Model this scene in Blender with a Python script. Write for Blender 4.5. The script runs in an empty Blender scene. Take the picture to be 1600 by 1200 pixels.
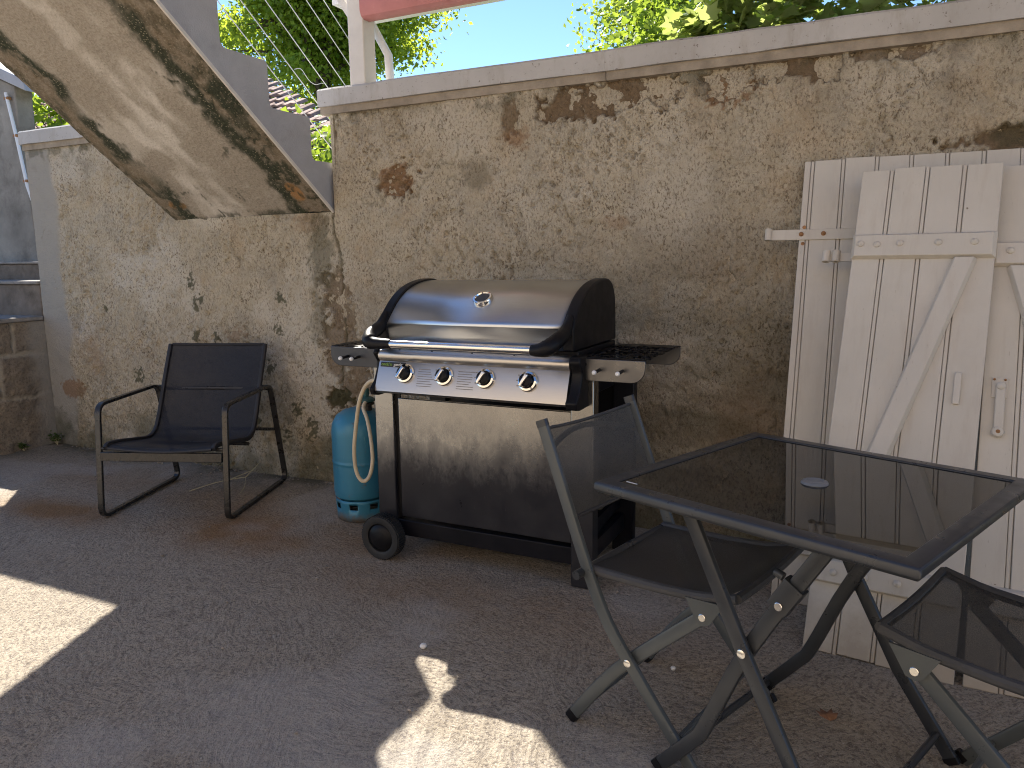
import bpy, bmesh, math, random
import numpy as np
from mathutils import Vector, Matrix
random.seed(7)
RNG = np.random.default_rng(11)
scene = bpy.context.scene
COL = scene.collection
R = math.radians

# ------------------------------------------------------------------ noise (numpy)
def _hash(ix, iy, seed):
    n = (ix.astype(np.int64) * 374761393 + iy.astype(np.int64) * 668265263 + seed * 974634777) & 0xffffffff
    n = ((n ^ (n >> 13)) * 1274126177) & 0xffffffff
    n = (n ^ (n >> 16)) & 0xffffffff
    return n / 4294967295.0
def vnoise(x, y, seed=0):
    ix = np.floor(x); iy = np.floor(y); fx = x - ix; fy = y - iy
    fx = fx * fx * fx * (fx * (fx * 6 - 15) + 10); fy = fy * fy * fy * (fy * (fy * 6 - 15) + 10)
    a = _hash(ix, iy, seed); b = _hash(ix + 1, iy, seed); c = _hash(ix, iy + 1, seed); d = _hash(ix + 1, iy + 1, seed)
    return (a * (1 - fx) + b * fx) * (1 - fy) + (c * (1 - fx) + d * fx) * fy
def fbm(x, y, oct=4, seed=0, gain=.5):
    s = 0; a = 1; t = 0
    for o in range(oct):
        s = s + a * vnoise(x + 17.3 * o, y - 9.1 * o, seed + o); t += a; a *= gain; x = x * 2.03; y = y * 2.03
    return s / t
def sstep(a, b, x):
    t = np.clip((x - a) / (b - a), 0, 1); return t * t * (3 - 2 * t)

# ------------------------------------------------------------------ node helpers
class Mat:
    def __init__(s, name, rough=.7, metal=0., base=(.5, .5, .5), spec=.5):
        s.m = bpy.data.materials.new(name); s.m.use_nodes = True
        s.nt = s.m.node_tree; s.N = s.nt.nodes; s.L = s.nt.links
        s.b = s.N['Principled BSDF']; s.out = s.N['Material Output']
        s.b.inputs['Roughness'].default_value = rough; s.b.inputs['Metallic'].default_value = metal
        s.b.inputs['Base Color'].default_value = (*base, 1); s.b.inputs['Specular IOR Level'].default_value = spec
        s.tc = s.N.new('ShaderNodeTexCoord'); s.co = s.tc.outputs['Object']
    def link(s, a, b): s.L.new(a, b)
    def setv(s, sock, v):
        if isinstance(v, bpy.types.NodeSocket): s.L.new(v, sock)
        elif isinstance(v, (tuple, list)) and len(v) == 3 and sock.type == 'RGBA': sock.default_value = (*v, 1)
        else: sock.default_value = v
    def mapping(s, scale=(1, 1, 1), rot=(0, 0, 0), loc=(0, 0, 0)):
        n = s.N.new('ShaderNodeMapping'); s.link(s.co, n.inputs[0])
        n.inputs['Scale'].default_value = scale; n.inputs['Rotation'].default_value = rot; n.inputs['Location'].default_value = loc
        return n.outputs[0]
    def noise(s, scale, detail=4, rough=.55, vec=None, dist=0.):
        n = s.N.new('ShaderNodeTexNoise'); s.link(vec or s.co, n.inputs['Vector'])
        n.inputs['Scale'].default_value = scale; n.inputs['Detail'].default_value = detail
        n.inputs['Roughness'].default_value = rough; n.inputs['Distortion'].default_value = dist
        return n.outputs['Fac']
    def voro(s, scale, feature='F1', vec=None, out='Distance', rnd=1.):
        n = s.N.new('ShaderNodeTexVoronoi'); n.feature = feature; s.link(vec or s.co, n.inputs['Vector'])
        n.inputs['Scale'].default_value = scale; n.inputs['Randomness'].default_value = rnd
        return n.outputs[out]
    def ramp(s, fac, stops, interp='LINEAR'):
        n = s.N.new('ShaderNodeValToRGB'); s.link(fac, n.inputs[0]); n.color_ramp.interpolation = interp
        e = n.color_ramp.elements
        while len(e) < len(stops): e.new(.5)
        for k, (p, c) in enumerate(stops):
            e[k].position = p; e[k].color = (c, c, c, 1) if isinstance(c, (int, float)) else (*c, 1)
        return n.outputs[0]
    def mix(s, fac, a, b, mode='MIX'):
        n = s.N.new('ShaderNodeMix'); n.data_type = 'RGBA'; n.blend_type = mode
        s.setv(n.inputs[0], fac); s.setv(n.inputs[6], a); s.setv(n.inputs[7], b); return n.outputs[2]
    def math(s, op, a, b=0., c=None):
        n = s.N.new('ShaderNodeMath'); n.operation = op; s.setv(n.inputs[0], a); s.setv(n.inputs[1], b)
        if c is not None: s.setv(n.inputs[2], c)
        return n.outputs[0]
    def attr(s, name):
        n = s.N.new('ShaderNodeAttribute'); n.attribute_name = name; return n.outputs['Fac']
    def sep(s, vec=None):
        n = s.N.new('ShaderNodeSeparateXYZ'); s.link(vec or s.co, n.inputs[0]); return n.outputs
    def bump(s, h, strength=.5, dist=.01, normal=None):
        n = s.N.new('ShaderNodeBump'); s.link(h, n.inputs['Height']); n.inputs['Strength'].default_value = strength
        n.inputs['Distance'].default_value = dist
        if normal: s.link(normal, n.inputs['Normal'])
        s.link(n.outputs[0], s.b.inputs['Normal']); return n.outputs[0]
    def base(s, c): s.setv(s.b.inputs['Base Color'], c); return s
    def rough(s, c): s.setv(s.b.inputs['Roughness'], c); return s

# ------------------------------------------------------------------ mesh builder
class MB:
    def __init__(s): s.v = []; s.f = []; s.sm = []
    def add(s, vs, fs, smooth=False):
        o = len(s.v); s.v += [tuple(map(float, p)) for p in vs]
        for f in fs: s.f.append(tuple(i + o for i in f)); s.sm.append(smooth)
        return s
    def box(s, c, size, M=None):
        x, y, z = (k / 2 for k in size); vs = [(a, b, d) for a in (-x, x) for b in (-y, y) for d in (-z, z)]
        vs = [Vector(p) for p in vs]
        if M is not None: vs = [M.to_3x3() @ p for p in vs]
        vs = [p + Vector(c) for p in vs]
        return s.add(vs, [(0, 1, 3, 2), (4, 6, 7, 5), (0, 4, 5, 1), (2, 3, 7, 6), (0, 2, 6, 4), (1, 5, 7, 3)])
    def lohi(s, lo, hi):
        return s.box([(a + b) / 2 for a, b in zip(lo, hi)], [b - a for a, b in zip(lo, hi)])
    def prism(s, poly, a0, a1, ax=0):
        """poly: 2-D points, extruded along axis ax from a0 to a1 (other two axes in order)"""
        def P(p, a):
            q = list(p); q.insert(ax, a); return q
        n = len(poly); vs = [P(p, a0) for p in poly] + [P(p, a1) for p in poly]
        fs = [tuple(range(n))[::-1], tuple(range(n, 2 * n))] + [(i, (i + 1) % n, n + (i + 1) % n, n + i) for i in range(n)]
        return s.add(vs, fs)
    def sweep(s, path, sec, ref=(0, 0, 1), closed=False, smooth=True, caps=True):
        """sweep closed 2-D section (side, up) along path; ref = fixed up reference"""
        P = [Vector(p) for p in path]; n = len(P); k = len(sec); vs = []
        ref = Vector(ref)
        for i in range(n):
            if closed: t = (P[(i + 1) % n] - P[i]).normalized() + (P[i] - P[i - 1]).normalized()
            elif i == 0: t = P[1] - P[0]
            elif i == n - 1: t = P[-1] - P[-2]
            else: t = (P[i + 1] - P[i]).normalized() + (P[i] - P[i - 1]).normalized()
            t.normalize()
            sd = t.cross(ref)
            if sd.length < 1e-4: sd = t.cross(Vector((1, 0, 0)))
            sd.normalize(); up = sd.cross(t).normalized()
            sc = 1.
            if 0 < i < n - 1 or closed:
                c = t.dot((P[(i + 1) % n] - P[i]).normalized()); sc = 1 / max(c, .5)
            for (a, b) in sec: vs.append(P[i] + sd * a + up * b * sc if abs(t.dot(ref)) < .999 else P[i] + sd * a + up * b)
        fs = []
        m = n if closed else n - 1
        for i in range(m):
            j = (i + 1) % n
            for q in range(k): fs.append((i * k + q, i * k + (q + 1) % k, j * k + (q + 1) % k, j * k + q))
        s.add(vs, fs, smooth)
        if not closed and caps:
            o = len(s.v) - len(vs)
            s.f.append(tuple(o + q for q in range(k))[::-1]); s.sm.append(False)
            s.f.append(tuple(o + (n - 1) * k + q for q in range(k))); s.sm.append(False)
        return s
    def tube(s, path, r, n=10, ref=(0, 0, 1), closed=False):
        sec = [(r * math.cos(2 * math.pi * i / n), r * math.sin(2 * math.pi * i / n)) for i in range(n)]
        return s.sweep(path, sec, ref, closed)
    def bar(s, path, w, h, ref=(0, 0, 1), rr=.25, closed=False):
        """rounded rectangular section w (side) x h (up)"""
        r = min(w, h) * rr; sec = []
        for cx, cy, a0 in ((w / 2 - r, h / 2 - r, 0), (-w / 2 + r, h / 2 - r, 90), (-w / 2 + r, -h / 2 + r, 180), (w / 2 - r, -h / 2 + r, 270)):
            for t in (0, 45, 90): sec.append((cx + r * math.cos(R(a0 + t)), cy + r * math.sin(R(a0 + t))))
        return s.sweep(path, sec, ref, closed)
    def taper(s, path, radii, n=8):
        P = [Vector(p) for p in path]; vs = []
        for i, p in enumerate(P):
            t = (P[min(i + 1, len(P) - 1)] - P[max(i - 1, 0)]).normalized()
            a = t.cross(Vector((.3, 1, .2))).normalized(); b = a.cross(t)
            for q in range(n):
                g = 2 * math.pi * q / n; vs.append(p + (a * math.cos(g) + b * math.sin(g)) * radii[i])
        fs = [(i * n + q, i * n + (q + 1) % n, (i + 1) * n + (q + 1) % n, (i + 1) * n + q) for i in range(len(P) - 1) for q in range(n)]
        return s.add(vs, fs, True)
    def lathe(s, prof, c=(0, 0, 0), axis=(0, 0, 1), n=32, smooth=True):
        ax = Vector(axis).normalized(); a = ax.cross(Vector((0, 0, 1)) if abs(ax.z) < .9 else Vector((1, 0, 0))).normalized(); b = ax.cross(a)
        c = Vector(c); vs = []
        for r, h in prof:
            for q in range(n):
                g = 2 * math.pi * q / n; vs.append(c + ax * h + (a * math.cos(g) + b * math.sin(g)) * max(r, 1e-5))
        m = len(prof)
        return s.add(vs, [(i * n + q, i * n + (q + 1) % n, (i + 1) * n + (q + 1) % n, (i + 1) * n + q) for i in range(m - 1) for q in range(n)], smooth)
    def disc(s, c, axis, r, h, n=20, ch=.2):
        return s.lathe([(0, 0), (r, 0), (r, h * (1 - ch)), (r * (1 - ch * .6), h), (0, h)], c, axis, n, True)

def finish(me, ang=35):
    bm = bmesh.new(); bm.from_mesh(me); bmesh.ops.recalc_face_normals(bm, faces=bm.faces); bm.to_mesh(me); bm.free()
    try: me.set_sharp_from_angle(angle=R(ang))
    except Exception: pass

class Thing:
    def __init__(s, name, label, cat, loc=(0, 0, 0), M=None, group=None):
        s.o = bpy.data.objects.new(name, None); COL.objects.link(s.o); s.o.empty_display_size = .1
        s.M = Matrix.Translation(loc) if M is None else M; s.o.matrix_world = s.M; s.inv = s.M.inverted()
        s.o['label'] = label; s.o['category'] = cat
        if group: s.o['group'] = group
    def part(s, name, mb, mat, world=True, parent=None, bevel=0, label=None, smooth=None, ang=35, seg=2):
        V = [tuple(s.inv @ Vector(p)) for p in mb.v] if world else mb.v
        me = bpy.data.meshes.new(name); me.from_pydata(V, [], mb.f)
        me.polygons.foreach_set('use_smooth', [bool(x) if smooth is None else smooth for x in mb.sm])
        finish(me, ang)
        o = bpy.data.objects.new(name, me); COL.objects.link(o); me.materials.append(mat.m)
        o.parent = parent or s.o
        if bevel:
            b = o.modifiers.new('b', 'BEVEL'); b.width = bevel; b.segments = seg; b.limit_method = 'ANGLE'; b.angle_limit = R(40)
        if label: o['label'] = label
        return o

def single(name, mb, mat, label=None, cat=None, kind=None, group=None, bevel=0):
    me = bpy.data.meshes.new(name); me.from_pydata(mb.v, [], mb.f)
    me.polygons.foreach_set('use_smooth', mb.sm); finish(me)
    o = bpy.data.objects.new(name, me); COL.objects.link(o); me.materials.append(mat.m)
    if label: o['label'] = label
    if cat: o['category'] = cat
    if kind: o['kind'] = kind
    if group: o['group'] = group
    if bevel:
        b = o.modifiers.new('b', 'BEVEL'); b.width = bevel; b.segments = 2; b.limit_method = 'ANGLE'; b.angle_limit = R(40)
    return o

def grid_mesh(name, V, nu, nv, mat, keep=None, attrs=None, extra=None, smooth=True):
    """V: (nu*nv,3) row-major [u][v]"""
    i = np.arange(nu - 1)[:, None] * nv + np.arange(nv - 1)[None, :]
    F = np.stack([i, i + nv, i + nv + 1, i + 1], -1).reshape(-1, 4)
    if keep is not None: F = F[keep.reshape(-1)]
    V = np.asarray(V, float); n0 = len(V)
    if extra is not None:
        V = np.vstack([V, np.array(extra.v)])
        EF = np.array([[k + n0 for k in f] for f in extra.f]); F = np.vstack([F, EF])
    me = bpy.data.meshes.new(name)
    me.vertices.add(len(V)); me.vertices.foreach_set('co', V.ravel())
    me.loops.add(F.size); me.loops.foreach_set('vertex_index', F.ravel().astype(np.int32))
    me.polygons.add(len(F)); me.polygons.foreach_set('loop_start', np.arange(0, F.size, 4, dtype=np.int32))
    sm = np.full(len(F), smooth)
    if extra is not None: sm[-len(extra.f):] = False
    me.polygons.foreach_set('use_smooth', sm)
    me.update(calc_edges=True); me.validate()
    for k, a in (attrs or {}).items():
        at = me.attributes.new(k, 'FLOAT', 'POINT'); d = np.zeros(len(V), np.float32); d[:n0] = a; at.data.foreach_set('value', d)
    o = bpy.data.objects.new(name, me); COL.objects.link(o); me.materials.append(mat.m)
    return o

# ------------------------------------------------------------------ materials
def m_render():
    m = Mat('rough_lime_render', .95, spec=.12)
    big = m.noise(1.7, 5, .6); mid = m.noise(9, 6, .65); fine = m.noise(82, 5, .70, m.mapping((1.25, 1, .8), (0, R(32), 0)), .5); spk = m.noise(190, 3, .6)
    c = m.mix(m.ramp(big, [(.3, 0.), (.7, 1.)]), (.52, .44, .315), (.46, .40, .30))
    c = m.mix(m.ramp(mid, [(.42, 0.), (.68, .5)]), c, (.60, .525, .41))
    c = m.mix(m.ramp(m.noise(4.1, 6, .75), [(.48, 0.), (.64, .7)]), c, (.37, .33, .265))
    c = m.mix(m.ramp(m.noise(3.3, 5, .7), [(.52, 0.), (.70, .6)]), c, (.49, .36, .22))
    c = m.mix(m.math('MULTIPLY', m.attr('pale'), .8), c, (.63, .57, .47))
    c = m.mix(m.math('MULTIPLY', m.ramp(fine, [(.39, 1.), (.48, 0.)]), m.ramp(m.noise(6, 4, .6), [(.35, .35), (.62, 1.)])), c, (.19, .145, .095)); c = m.mix(m.math('MULTIPLY', m.ramp(fine, [(.52, 0.), (.62, .5)]), m.ramp(mid, [(.4, .2), (.6, 1.)])), c, (.66, .57, .43))
    c = m.mix(m.ramp(spk, [(.55, 0.), (.68, .35)]), c, (.68, .62, .52))
    c = m.mix(m.attr('smoothband'), c, m.mix(mid, (.44, .41, .36), (.37, .345, .30)))
    c = m.mix(m.attr('damp_shade'), c, m.mix(fine, (.10, .082, .055), (.27, .22, .155)))
    c = m.mix(m.attr('stone'), c, m.mix(m.noise(60, 6, .8), (.05, .034, .02), (.37, .265, .165)))
    c = m.mix(m.math('MULTIPLY', m.attr('rust'), .75), c, m.mix(fine, (.20, .10, .045), (.40, .25, .14)))
    c = m.mix(m.math('MULTIPLY', m.attr('moss'), .85), c, m.mix(fine, (.035, .04, .018), (.12, .115, .065)))
    m.base(c)
    h = m.math('ADD', m.math('MULTIPLY', fine, 1.), m.math('MULTIPLY', spk, .35))
    m.bump(h, 1., .013); return m

def m_ground():
    m = Mat('brushed_rough_concrete', .93, spec=.2)
    big = m.noise(1.1, 5, .6); mid = m.noise(7, 6, .65); fine = m.noise(88, 5, .75); grit = m.noise(230, 3, .6)
    wob = m.math('MULTIPLY', m.noise(2.2, 2, .5), .35)
    def arcn(a, b):
        cv = m.N.new('ShaderNodeCombineXYZ'); m.link(m.math('ADD', m.attr(a), wob), cv.inputs[0]); m.link(m.math('MULTIPLY', m.attr(b), .25), cv.inputs[1]); return m.noise(85, 4, .65, cv.outputs[0])
    arc = m.mix(m.ramp(m.noise(1.6, 3, .5), [(.44, 0.), (.56, 1.)]), arcn('arc', 'along'), arcn('arc2', 'along2'))
    c = m.mix(m.ramp(big, [(.3, 0.), (.7, 1.)]), (.36, .308, .24), (.42, .365, .288))
    c = m.mix(m.ramp(mid, [(.4, 0.), (.75, .5)]), c, (.335, .285, .222))
    c = m.mix(m.ramp(arc, [(.38, .75), (.52, 0.)]), c, (.21, .175, .14))
    c = m.mix(m.ramp(fine, [(.40, .9), (.50, 0.)]), c, (.15, .125, .105))
    c = m.mix(m.ramp(grit, [(.56, 0.), (.68, .55)]), c, (.56, .52, .48))
    c = m.mix(m.math('MULTIPLY', m.attr('rust'), .85), c, m.mix(fine, (.13, .068, .026), (.37, .205, .088)))
    c = m.mix(m.math('MULTIPLY', m.attr('moss'), .8), c, (.10, .095, .06))
    c = m.mix(m.math('MULTIPLY', m.attr('pale'), .35), c, (.46, .43, .40))
    m.base(c)
    h = m.math('ADD', m.math('MULTIPLY', fine, .9), m.math('MULTIPLY', arc, .8))
    m.bump(h, 1., .010); return m

def m_soffit():
    m = Mat('weathered_stair_concrete', .93, spec=.2)
    X = m.mapping((1, .35, .35)); big = m.noise(2.2, 5, .6, X); mid = m.noise(10, 6, .65); fine = m.noise(90, 5, .7)
    c = m.mix(m.ramp(big, [(.3, 0.), (.7, 1.)]), (.36, .315, .26), (.46, .41, .345))
    c = m.mix(m.ramp(m.noise(4, 5, .6, X), [(.5, 0.), (.75, .7)]), c, (.33, .29, .235))
    c = m.mix(m.ramp(fine, [(.38, .4), (.55, 0.)]), c, (.17, .13, .09))
    c = m.mix(m.attr('pale'), c, m.mix(mid, (.56, .51, .45), (.70, .65, .59)))
    c = m.mix(m.attr('rust'), c, m.mix(fine, (.065, .05, .03), (.22, .155, .085)))
    c = m.mix(m.attr('orange'), c, m.mix(mid, (.42, .22, .08), (.36, .2, .09)))
    c = m.mix(m.attr('moss'), c, m.mix(fine, (.014, .017, .012), (.085, .092, .06)))
    c = m.mix(m.math('MULTIPLY', m.math('MAXIMUM', m.attr('rust'), m.attr('moss')), m.ramp(m.voro(75), [(.16, .55), (.30, 0.)])), c, (.42, .37, .28))
    m.base(c); m.bump(m.math('ADD', fine, m.math('MULTIPLY', m.voro(60), .6)), .8, .006); return m

def m_simple(name, base, rough=.6, metal=0., spec=.5, var=.25, nscale=6, bump=0., bscale=60, dirt=None, dscale=4, dth=(.55, .75)):
    m = Mat(name, rough, metal, base, spec)
    d = tuple(k * (1 - var) for k in base); u = tuple(min(1, k * (1 + var * .6)) for k in base)
    c = m.mix(m.ramp(m.noise(nscale, 5, .6), [(.3, 0.), (.7, 1.)]), d, u)
    if dirt: c = m.mix(m.ramp(m.noise(dscale, 6, .7), [(dth[0], 0.), (dth[1], .85)]), c, dirt)
    m.base(c)
    m.rough(m.ramp(m.noise(nscale * 2.3, 4, .6), [(.3, max(rough - .08, .02)), (.7, min(rough + .1, 1))]))
    if bump: m.bump(m.noise(bscale, 4, .6), bump, .003)
    return m

def m_brushed(name, base, rough, streak=(1, 60, 60), aniso=0., rot=0.):
    m = Mat(name, rough, 1., base)
    n = m.noise(14, 4, .6, m.mapping(streak)); cl = m.noise(3.5, 4, .6)
    m.rough(m.math('ADD', m.ramp(n, [(.3, rough - .03), (.7, rough + .04)]), m.math('MULTIPLY', m.math('SUBTRACT', cl, .5), .08)))
    m.base(m.mix(m.ramp(n, [(.3, 0.), (.7, 1.)]), tuple(k * .92 for k in base), base))
    if aniso:
        m.b.inputs['Anisotropic'].default_value = aniso; m.b.inputs['Anisotropic Rotation'].default_value = rot
        t = m.N.new('ShaderNodeTangent'); t.direction_type = 'RADIAL'; t.axis = 'X'; m.link(t.outputs[0], m.b.inputs['Tangent'])
    m.bump(n, .02, .0006); return m

def m_door():
    # thin steel sheet, its lower half still covered by a dark lacquer with a ragged worn edge
    m = Mat('worn_steel_sheet', .3, .9)
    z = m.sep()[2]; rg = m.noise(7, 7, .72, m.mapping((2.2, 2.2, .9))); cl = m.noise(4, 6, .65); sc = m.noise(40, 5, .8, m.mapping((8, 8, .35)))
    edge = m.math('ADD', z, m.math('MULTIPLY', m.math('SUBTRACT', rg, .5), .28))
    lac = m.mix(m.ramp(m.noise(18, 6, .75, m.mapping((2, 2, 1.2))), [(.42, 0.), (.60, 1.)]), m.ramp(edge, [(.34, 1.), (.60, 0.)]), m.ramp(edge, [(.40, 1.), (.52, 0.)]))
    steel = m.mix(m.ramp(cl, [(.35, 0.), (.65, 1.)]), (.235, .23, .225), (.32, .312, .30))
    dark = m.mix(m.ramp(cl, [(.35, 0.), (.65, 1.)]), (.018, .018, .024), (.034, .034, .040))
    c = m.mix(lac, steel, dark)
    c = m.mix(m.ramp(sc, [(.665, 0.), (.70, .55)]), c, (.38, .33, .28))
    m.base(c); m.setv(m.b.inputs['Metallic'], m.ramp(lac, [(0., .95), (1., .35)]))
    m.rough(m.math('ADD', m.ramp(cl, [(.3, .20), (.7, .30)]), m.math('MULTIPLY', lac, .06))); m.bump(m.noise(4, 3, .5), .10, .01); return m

def m_textile(name, base, trans, rough=.55):
    m = Mat(name, rough, 0, base, .35)
    c = m.mix(m.noise(5, 4, .6), tuple(k * .75 for k in base), tuple(k * 1.3 for k in base)); m.base(c)
    w = m.noise(420, 2, .5); m.bump(w, .5, .002)
    t = m.N.new('ShaderNodeBsdfTransparent'); x = m.N.new('ShaderNodeMixShader')
    m.link(m.ramp(m.noise(600, 1, .5), [(.35, trans * .6), (.65, min(trans * 1.4, 1))]), x.inputs[0])
    m.link(m.b.outputs[0], x.inputs[1]); m.link(t.outputs[0], x.inputs[2]); m.link(x.outputs[0], m.out.inputs[0])
    return m

def m_leaf(name, c1, c2, trans=.45):
    m = Mat(name, .5, 0, c1, .4)
    g = m.N.new('ShaderNodeNewGeometry'); rnd = g.outputs['Random Per Island']
    c = m.mix(rnd, c1, c2); m.base(c)
    tr = m.N.new('ShaderNodeBsdfTranslucent'); x = m.N.new('ShaderNodeMixShader'); x.inputs[0].default_value = trans
    m.link(m.mix(.5, c, (c2[0] * 1.7, c2[1] * 1.5, c2[2] * .5)), tr.inputs[0])
    m.link(m.b.outputs[0], x.inputs[1]); m.link(tr.outputs[0], x.inputs[2]); m.link(x.outputs[0], m.out.inputs[0])
    return m

def m_shutter():
    m = Mat('aged_cream_paint', .48, 0, (.6, .54, .46), .35)
    ob = m.N.new('ShaderNodeObjectInfo'); va = m.N.new('ShaderNodeVectorMath'); va.operation = 'ADD'
    sc = m.N.new('ShaderNodeVectorMath'); sc.operation = 'SCALE'; sc.inputs[0].default_value = (7, 3, 5); m.link(ob.outputs['Random'], sc.inputs['Scale'])
    m.link(m.co, va.inputs[0]); m.link(sc.outputs[0], va.inputs[1]); z = m.sep()[2]; m.co = va.outputs[0]
    n = m.noise(3, 5, .6); st = m.noise(7, 6, .7, m.mapping((4, 4, .6)))
    c = m.mix(m.ramp(n, [(.3, 0.), (.7, 1.)]), (.49, .455, .39), (.575, .535, .465))
    c = m.mix(ob.outputs['Random'], c, m.mix(.5, c, (.56, .52, .47)))
    c = m.mix(m.ramp(st, [(.52, 0.), (.78, .5)]), c, (.43, .375, .31))
    c = m.mix(m.ramp(m.noise(2.2, 7, .75), [(.55, 0.), (.72, .5)]), c, (.46, .41, .35))
    c = m.mix(m.ramp(m.noise(60, 5, .7, m.mapping((3, 3, .5))), [(.66, 0.), (.70, .55)]), c, (.33, .28, .22))
    c = m.mix(m.ramp(m.noise(21, 3, .6), [(.735, 0.), (.75, .9)]), c, (.17, .125, .09))
    c = m.mix(m.ramp(m.noise(12, 6, .8), [(.69, 0.), (.73, .6)]), c, (.40, .29, .19))
    gr = m.math('ADD', z, m.math('MULTIPLY', m.math('SUBTRACT', m.noise(8, 6, .75), .5), .35))
    c = m.mix(m.ramp(gr, [(.02, .75), (.22, 0.)]), c, (.30, .255, .205))
    m.base(c); m.rough(m.ramp(st, [(.3, .38), (.7, .62)])); m.bump(m.math('ADD', m.noise(30, 5, .6, m.mapping((3, 3, .4))), m.math('MULTIPLY', m.noise(5, 3, .5), .6)), .22, .004); return m

def m_coping():
    m = Mat('dirty_white_coping_paint', .75, 0, (.6, .6, .6), .3)
    n = m.noise(3, 5, .6); f = m.noise(45, 5, .75)
    c = m.mix(m.ramp(n, [(.3, 0.), (.7, 1.)]), (.39, .375, .36), (.48, .465, .45))
    c = m.mix(m.ramp(m.noise(14, 6, .7, m.mapping((1, 1, .35))), [(.52, 0.), (.70, .6)]), c, (.31, .28, .24))
    zz = m.sep()[2]; c = m.mix(m.math('MULTIPLY', m.ramp(m.math('ADD', zz, m.math('MULTIPLY', m.math('SUBTRACT', m.noise(30, 5, .7), .5), .06)), [(.0, 0.), (1., 1.)]), 0.), c, (.2, .18, .15))
    c = m.mix(m.ramp(f, [(.61, 0.), (.67, .85)]), c, (.14, .115, .09))
    m.base(c); m.bump(f, .25, .004); return m

M_RENDER = m_render(); M_GROUND = m_ground(); M_SOFFIT = m_soffit(); M_SHUT = m_shutter(); M_COP = m_coping()
M_STRINGER = m_simple('grey_cement_paint', (.40, .40, .42), .85, spec=.25, var=.12, nscale=8, bump=.6, bscale=130, dirt=(.27, .26, .26), dscale=9, dth=(.55, .85))
M_POST = m_simple('cream_painted_post', (.66, .62, .57), .6, var=.1, bump=.15, dirt=(.36, .22, .12), dscale=11, dth=(.66, .78))
M_PINK = m_simple('faded_red_painted_beam', (.50, .19, .18), .55, var=.14, nscale=7, dirt=(.58, .42, .38), dscale=14, dth=(.62, .8))
M_CEIL = m_simple('porch_ceiling_board', (.80, .79, .78), .7, var=.1)
M_BOUNCE = m_simple('warm_bounce_render', (.56, .46, .35), .9, var=.1, bump=.3)  # for the added facade that bounces warm sunlight
M_WPIPE = m_simple('white_plastic_pipe', (.75, .76, .78), .4, var=.06)
M_SIDEWALL = m_simple('old_grey_render', (.30, .275, .24), .95, spec=.1, var=.35, nscale=3, bump=1., bscale=60, dirt=(.12, .10, .085), dscale=5, dth=(.48, .75))
M_STONE = m_simple('dark_stone_block', (.21, .175, .145), .95, spec=.1, var=.4, nscale=5, bump=1., bscale=70, dirt=(.10, .085, .065), dscale=7, dth=(.5, .75))
M_STONE2 = m_simple('stone_tread', (.27, .25, .23), .9, spec=.2, var=.3, nscale=9, bump=.9, bscale=70, dirt=(.13, .12, .10), dscale=12)
M_RUBBLE = m_simple('rubble_stone', (.17, .14, .115), .95, spec=.1, var=.5, nscale=14, bump=1., bscale=40, dirt=(.05, .045, .04), dscale=16, dth=(.45, .6))
M_STEEL = m_brushed('brushed_stainless_steel', (.63, .655, .685), .34, (1, 50, 50), .8, .25)
M_STEELV = m_brushed('satin_stainless_sheet', (.52, .50, .48), .33, (1, 60, 60))
M_CHROME = Mat('polished_chrome', .08, 1., (.75, .74, .73))
M_DOOR = m_door()
M_BLACK = m_simple('black_plastic', (.008, .008, .010), .42, var=.3, spec=.2)
M_BLKMET = m_simple('black_painted_steel', (.008, .008, .011), .38, var=.35, nscale=5, spec=.2, dirt=(.03, .028, .026), dscale=9, dth=(.6, .8))
M_GREYMET = m_simple('dark_grey_sheet_steel', (.06, .062, .07), .38, metal=.6, var=.25)
M_SHELFPL = m_simple('grey_sheet_steel_plate', (.13, .13, .135), .34, metal=.9, var=.2)
M_RUBBER = m_simple('black_tyre_plastic', (.017, .017, .018), .62, var=.3, bump=.2)
M_ANTH = m_simple('anthracite_powder_coat', (.074, .084, .090), .34, metal=.2, var=.12, nscale=9)
M_TABLEFR = m_simple('graphite_aluminium', (.038, .042, .049), .32, metal=.3, var=.15, nscale=9)
M_CHAIRFR = m_simple('matt_black_tube', (.05, .048, .047), .28, metal=.6, var=.2, nscale=9)
M_SLING = m_textile('black_textilene', (.012, .013, .020), .09, .62)
M_MESH = m_textile('grey_textilene', (.030, .029, .028), .15)
M_MESHB = m_textile('grey_textilene_back', (.07, .067, .062), .20)
M_HEM = m_textile('dark_textilene_hem', (.02, .02, .02), .03)
M_BOLT = Mat('bright_zinc_bolt', .25, 1., (.80, .78, .74))
M_RUSTBOLT = m_simple('rusty_screw', (.34, .17, .07), .8, var=.4, nscale=50)
M_WHITETIP = Mat('white_hook_tip', .3, 0, (.8, .8, .8))
def m_glass():
    m = Mat('smoked_table_glass', .02, 0, (.006, .0065, .007), .5)
    m.b.inputs['IOR'].default_value = 1.40
    dust = m.ramp(m.noise(6, 6, .75), [(.5, 0.), (.8, .10)]); m.base(m.mix(dust, (.006, .0065, .007), (.10, .095, .09)))
    m.rough(m.ramp(m.noise(4, 6, .7), [(.5, .015), (.85, .06)])); return m
M_GLASS = m_glass()
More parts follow.
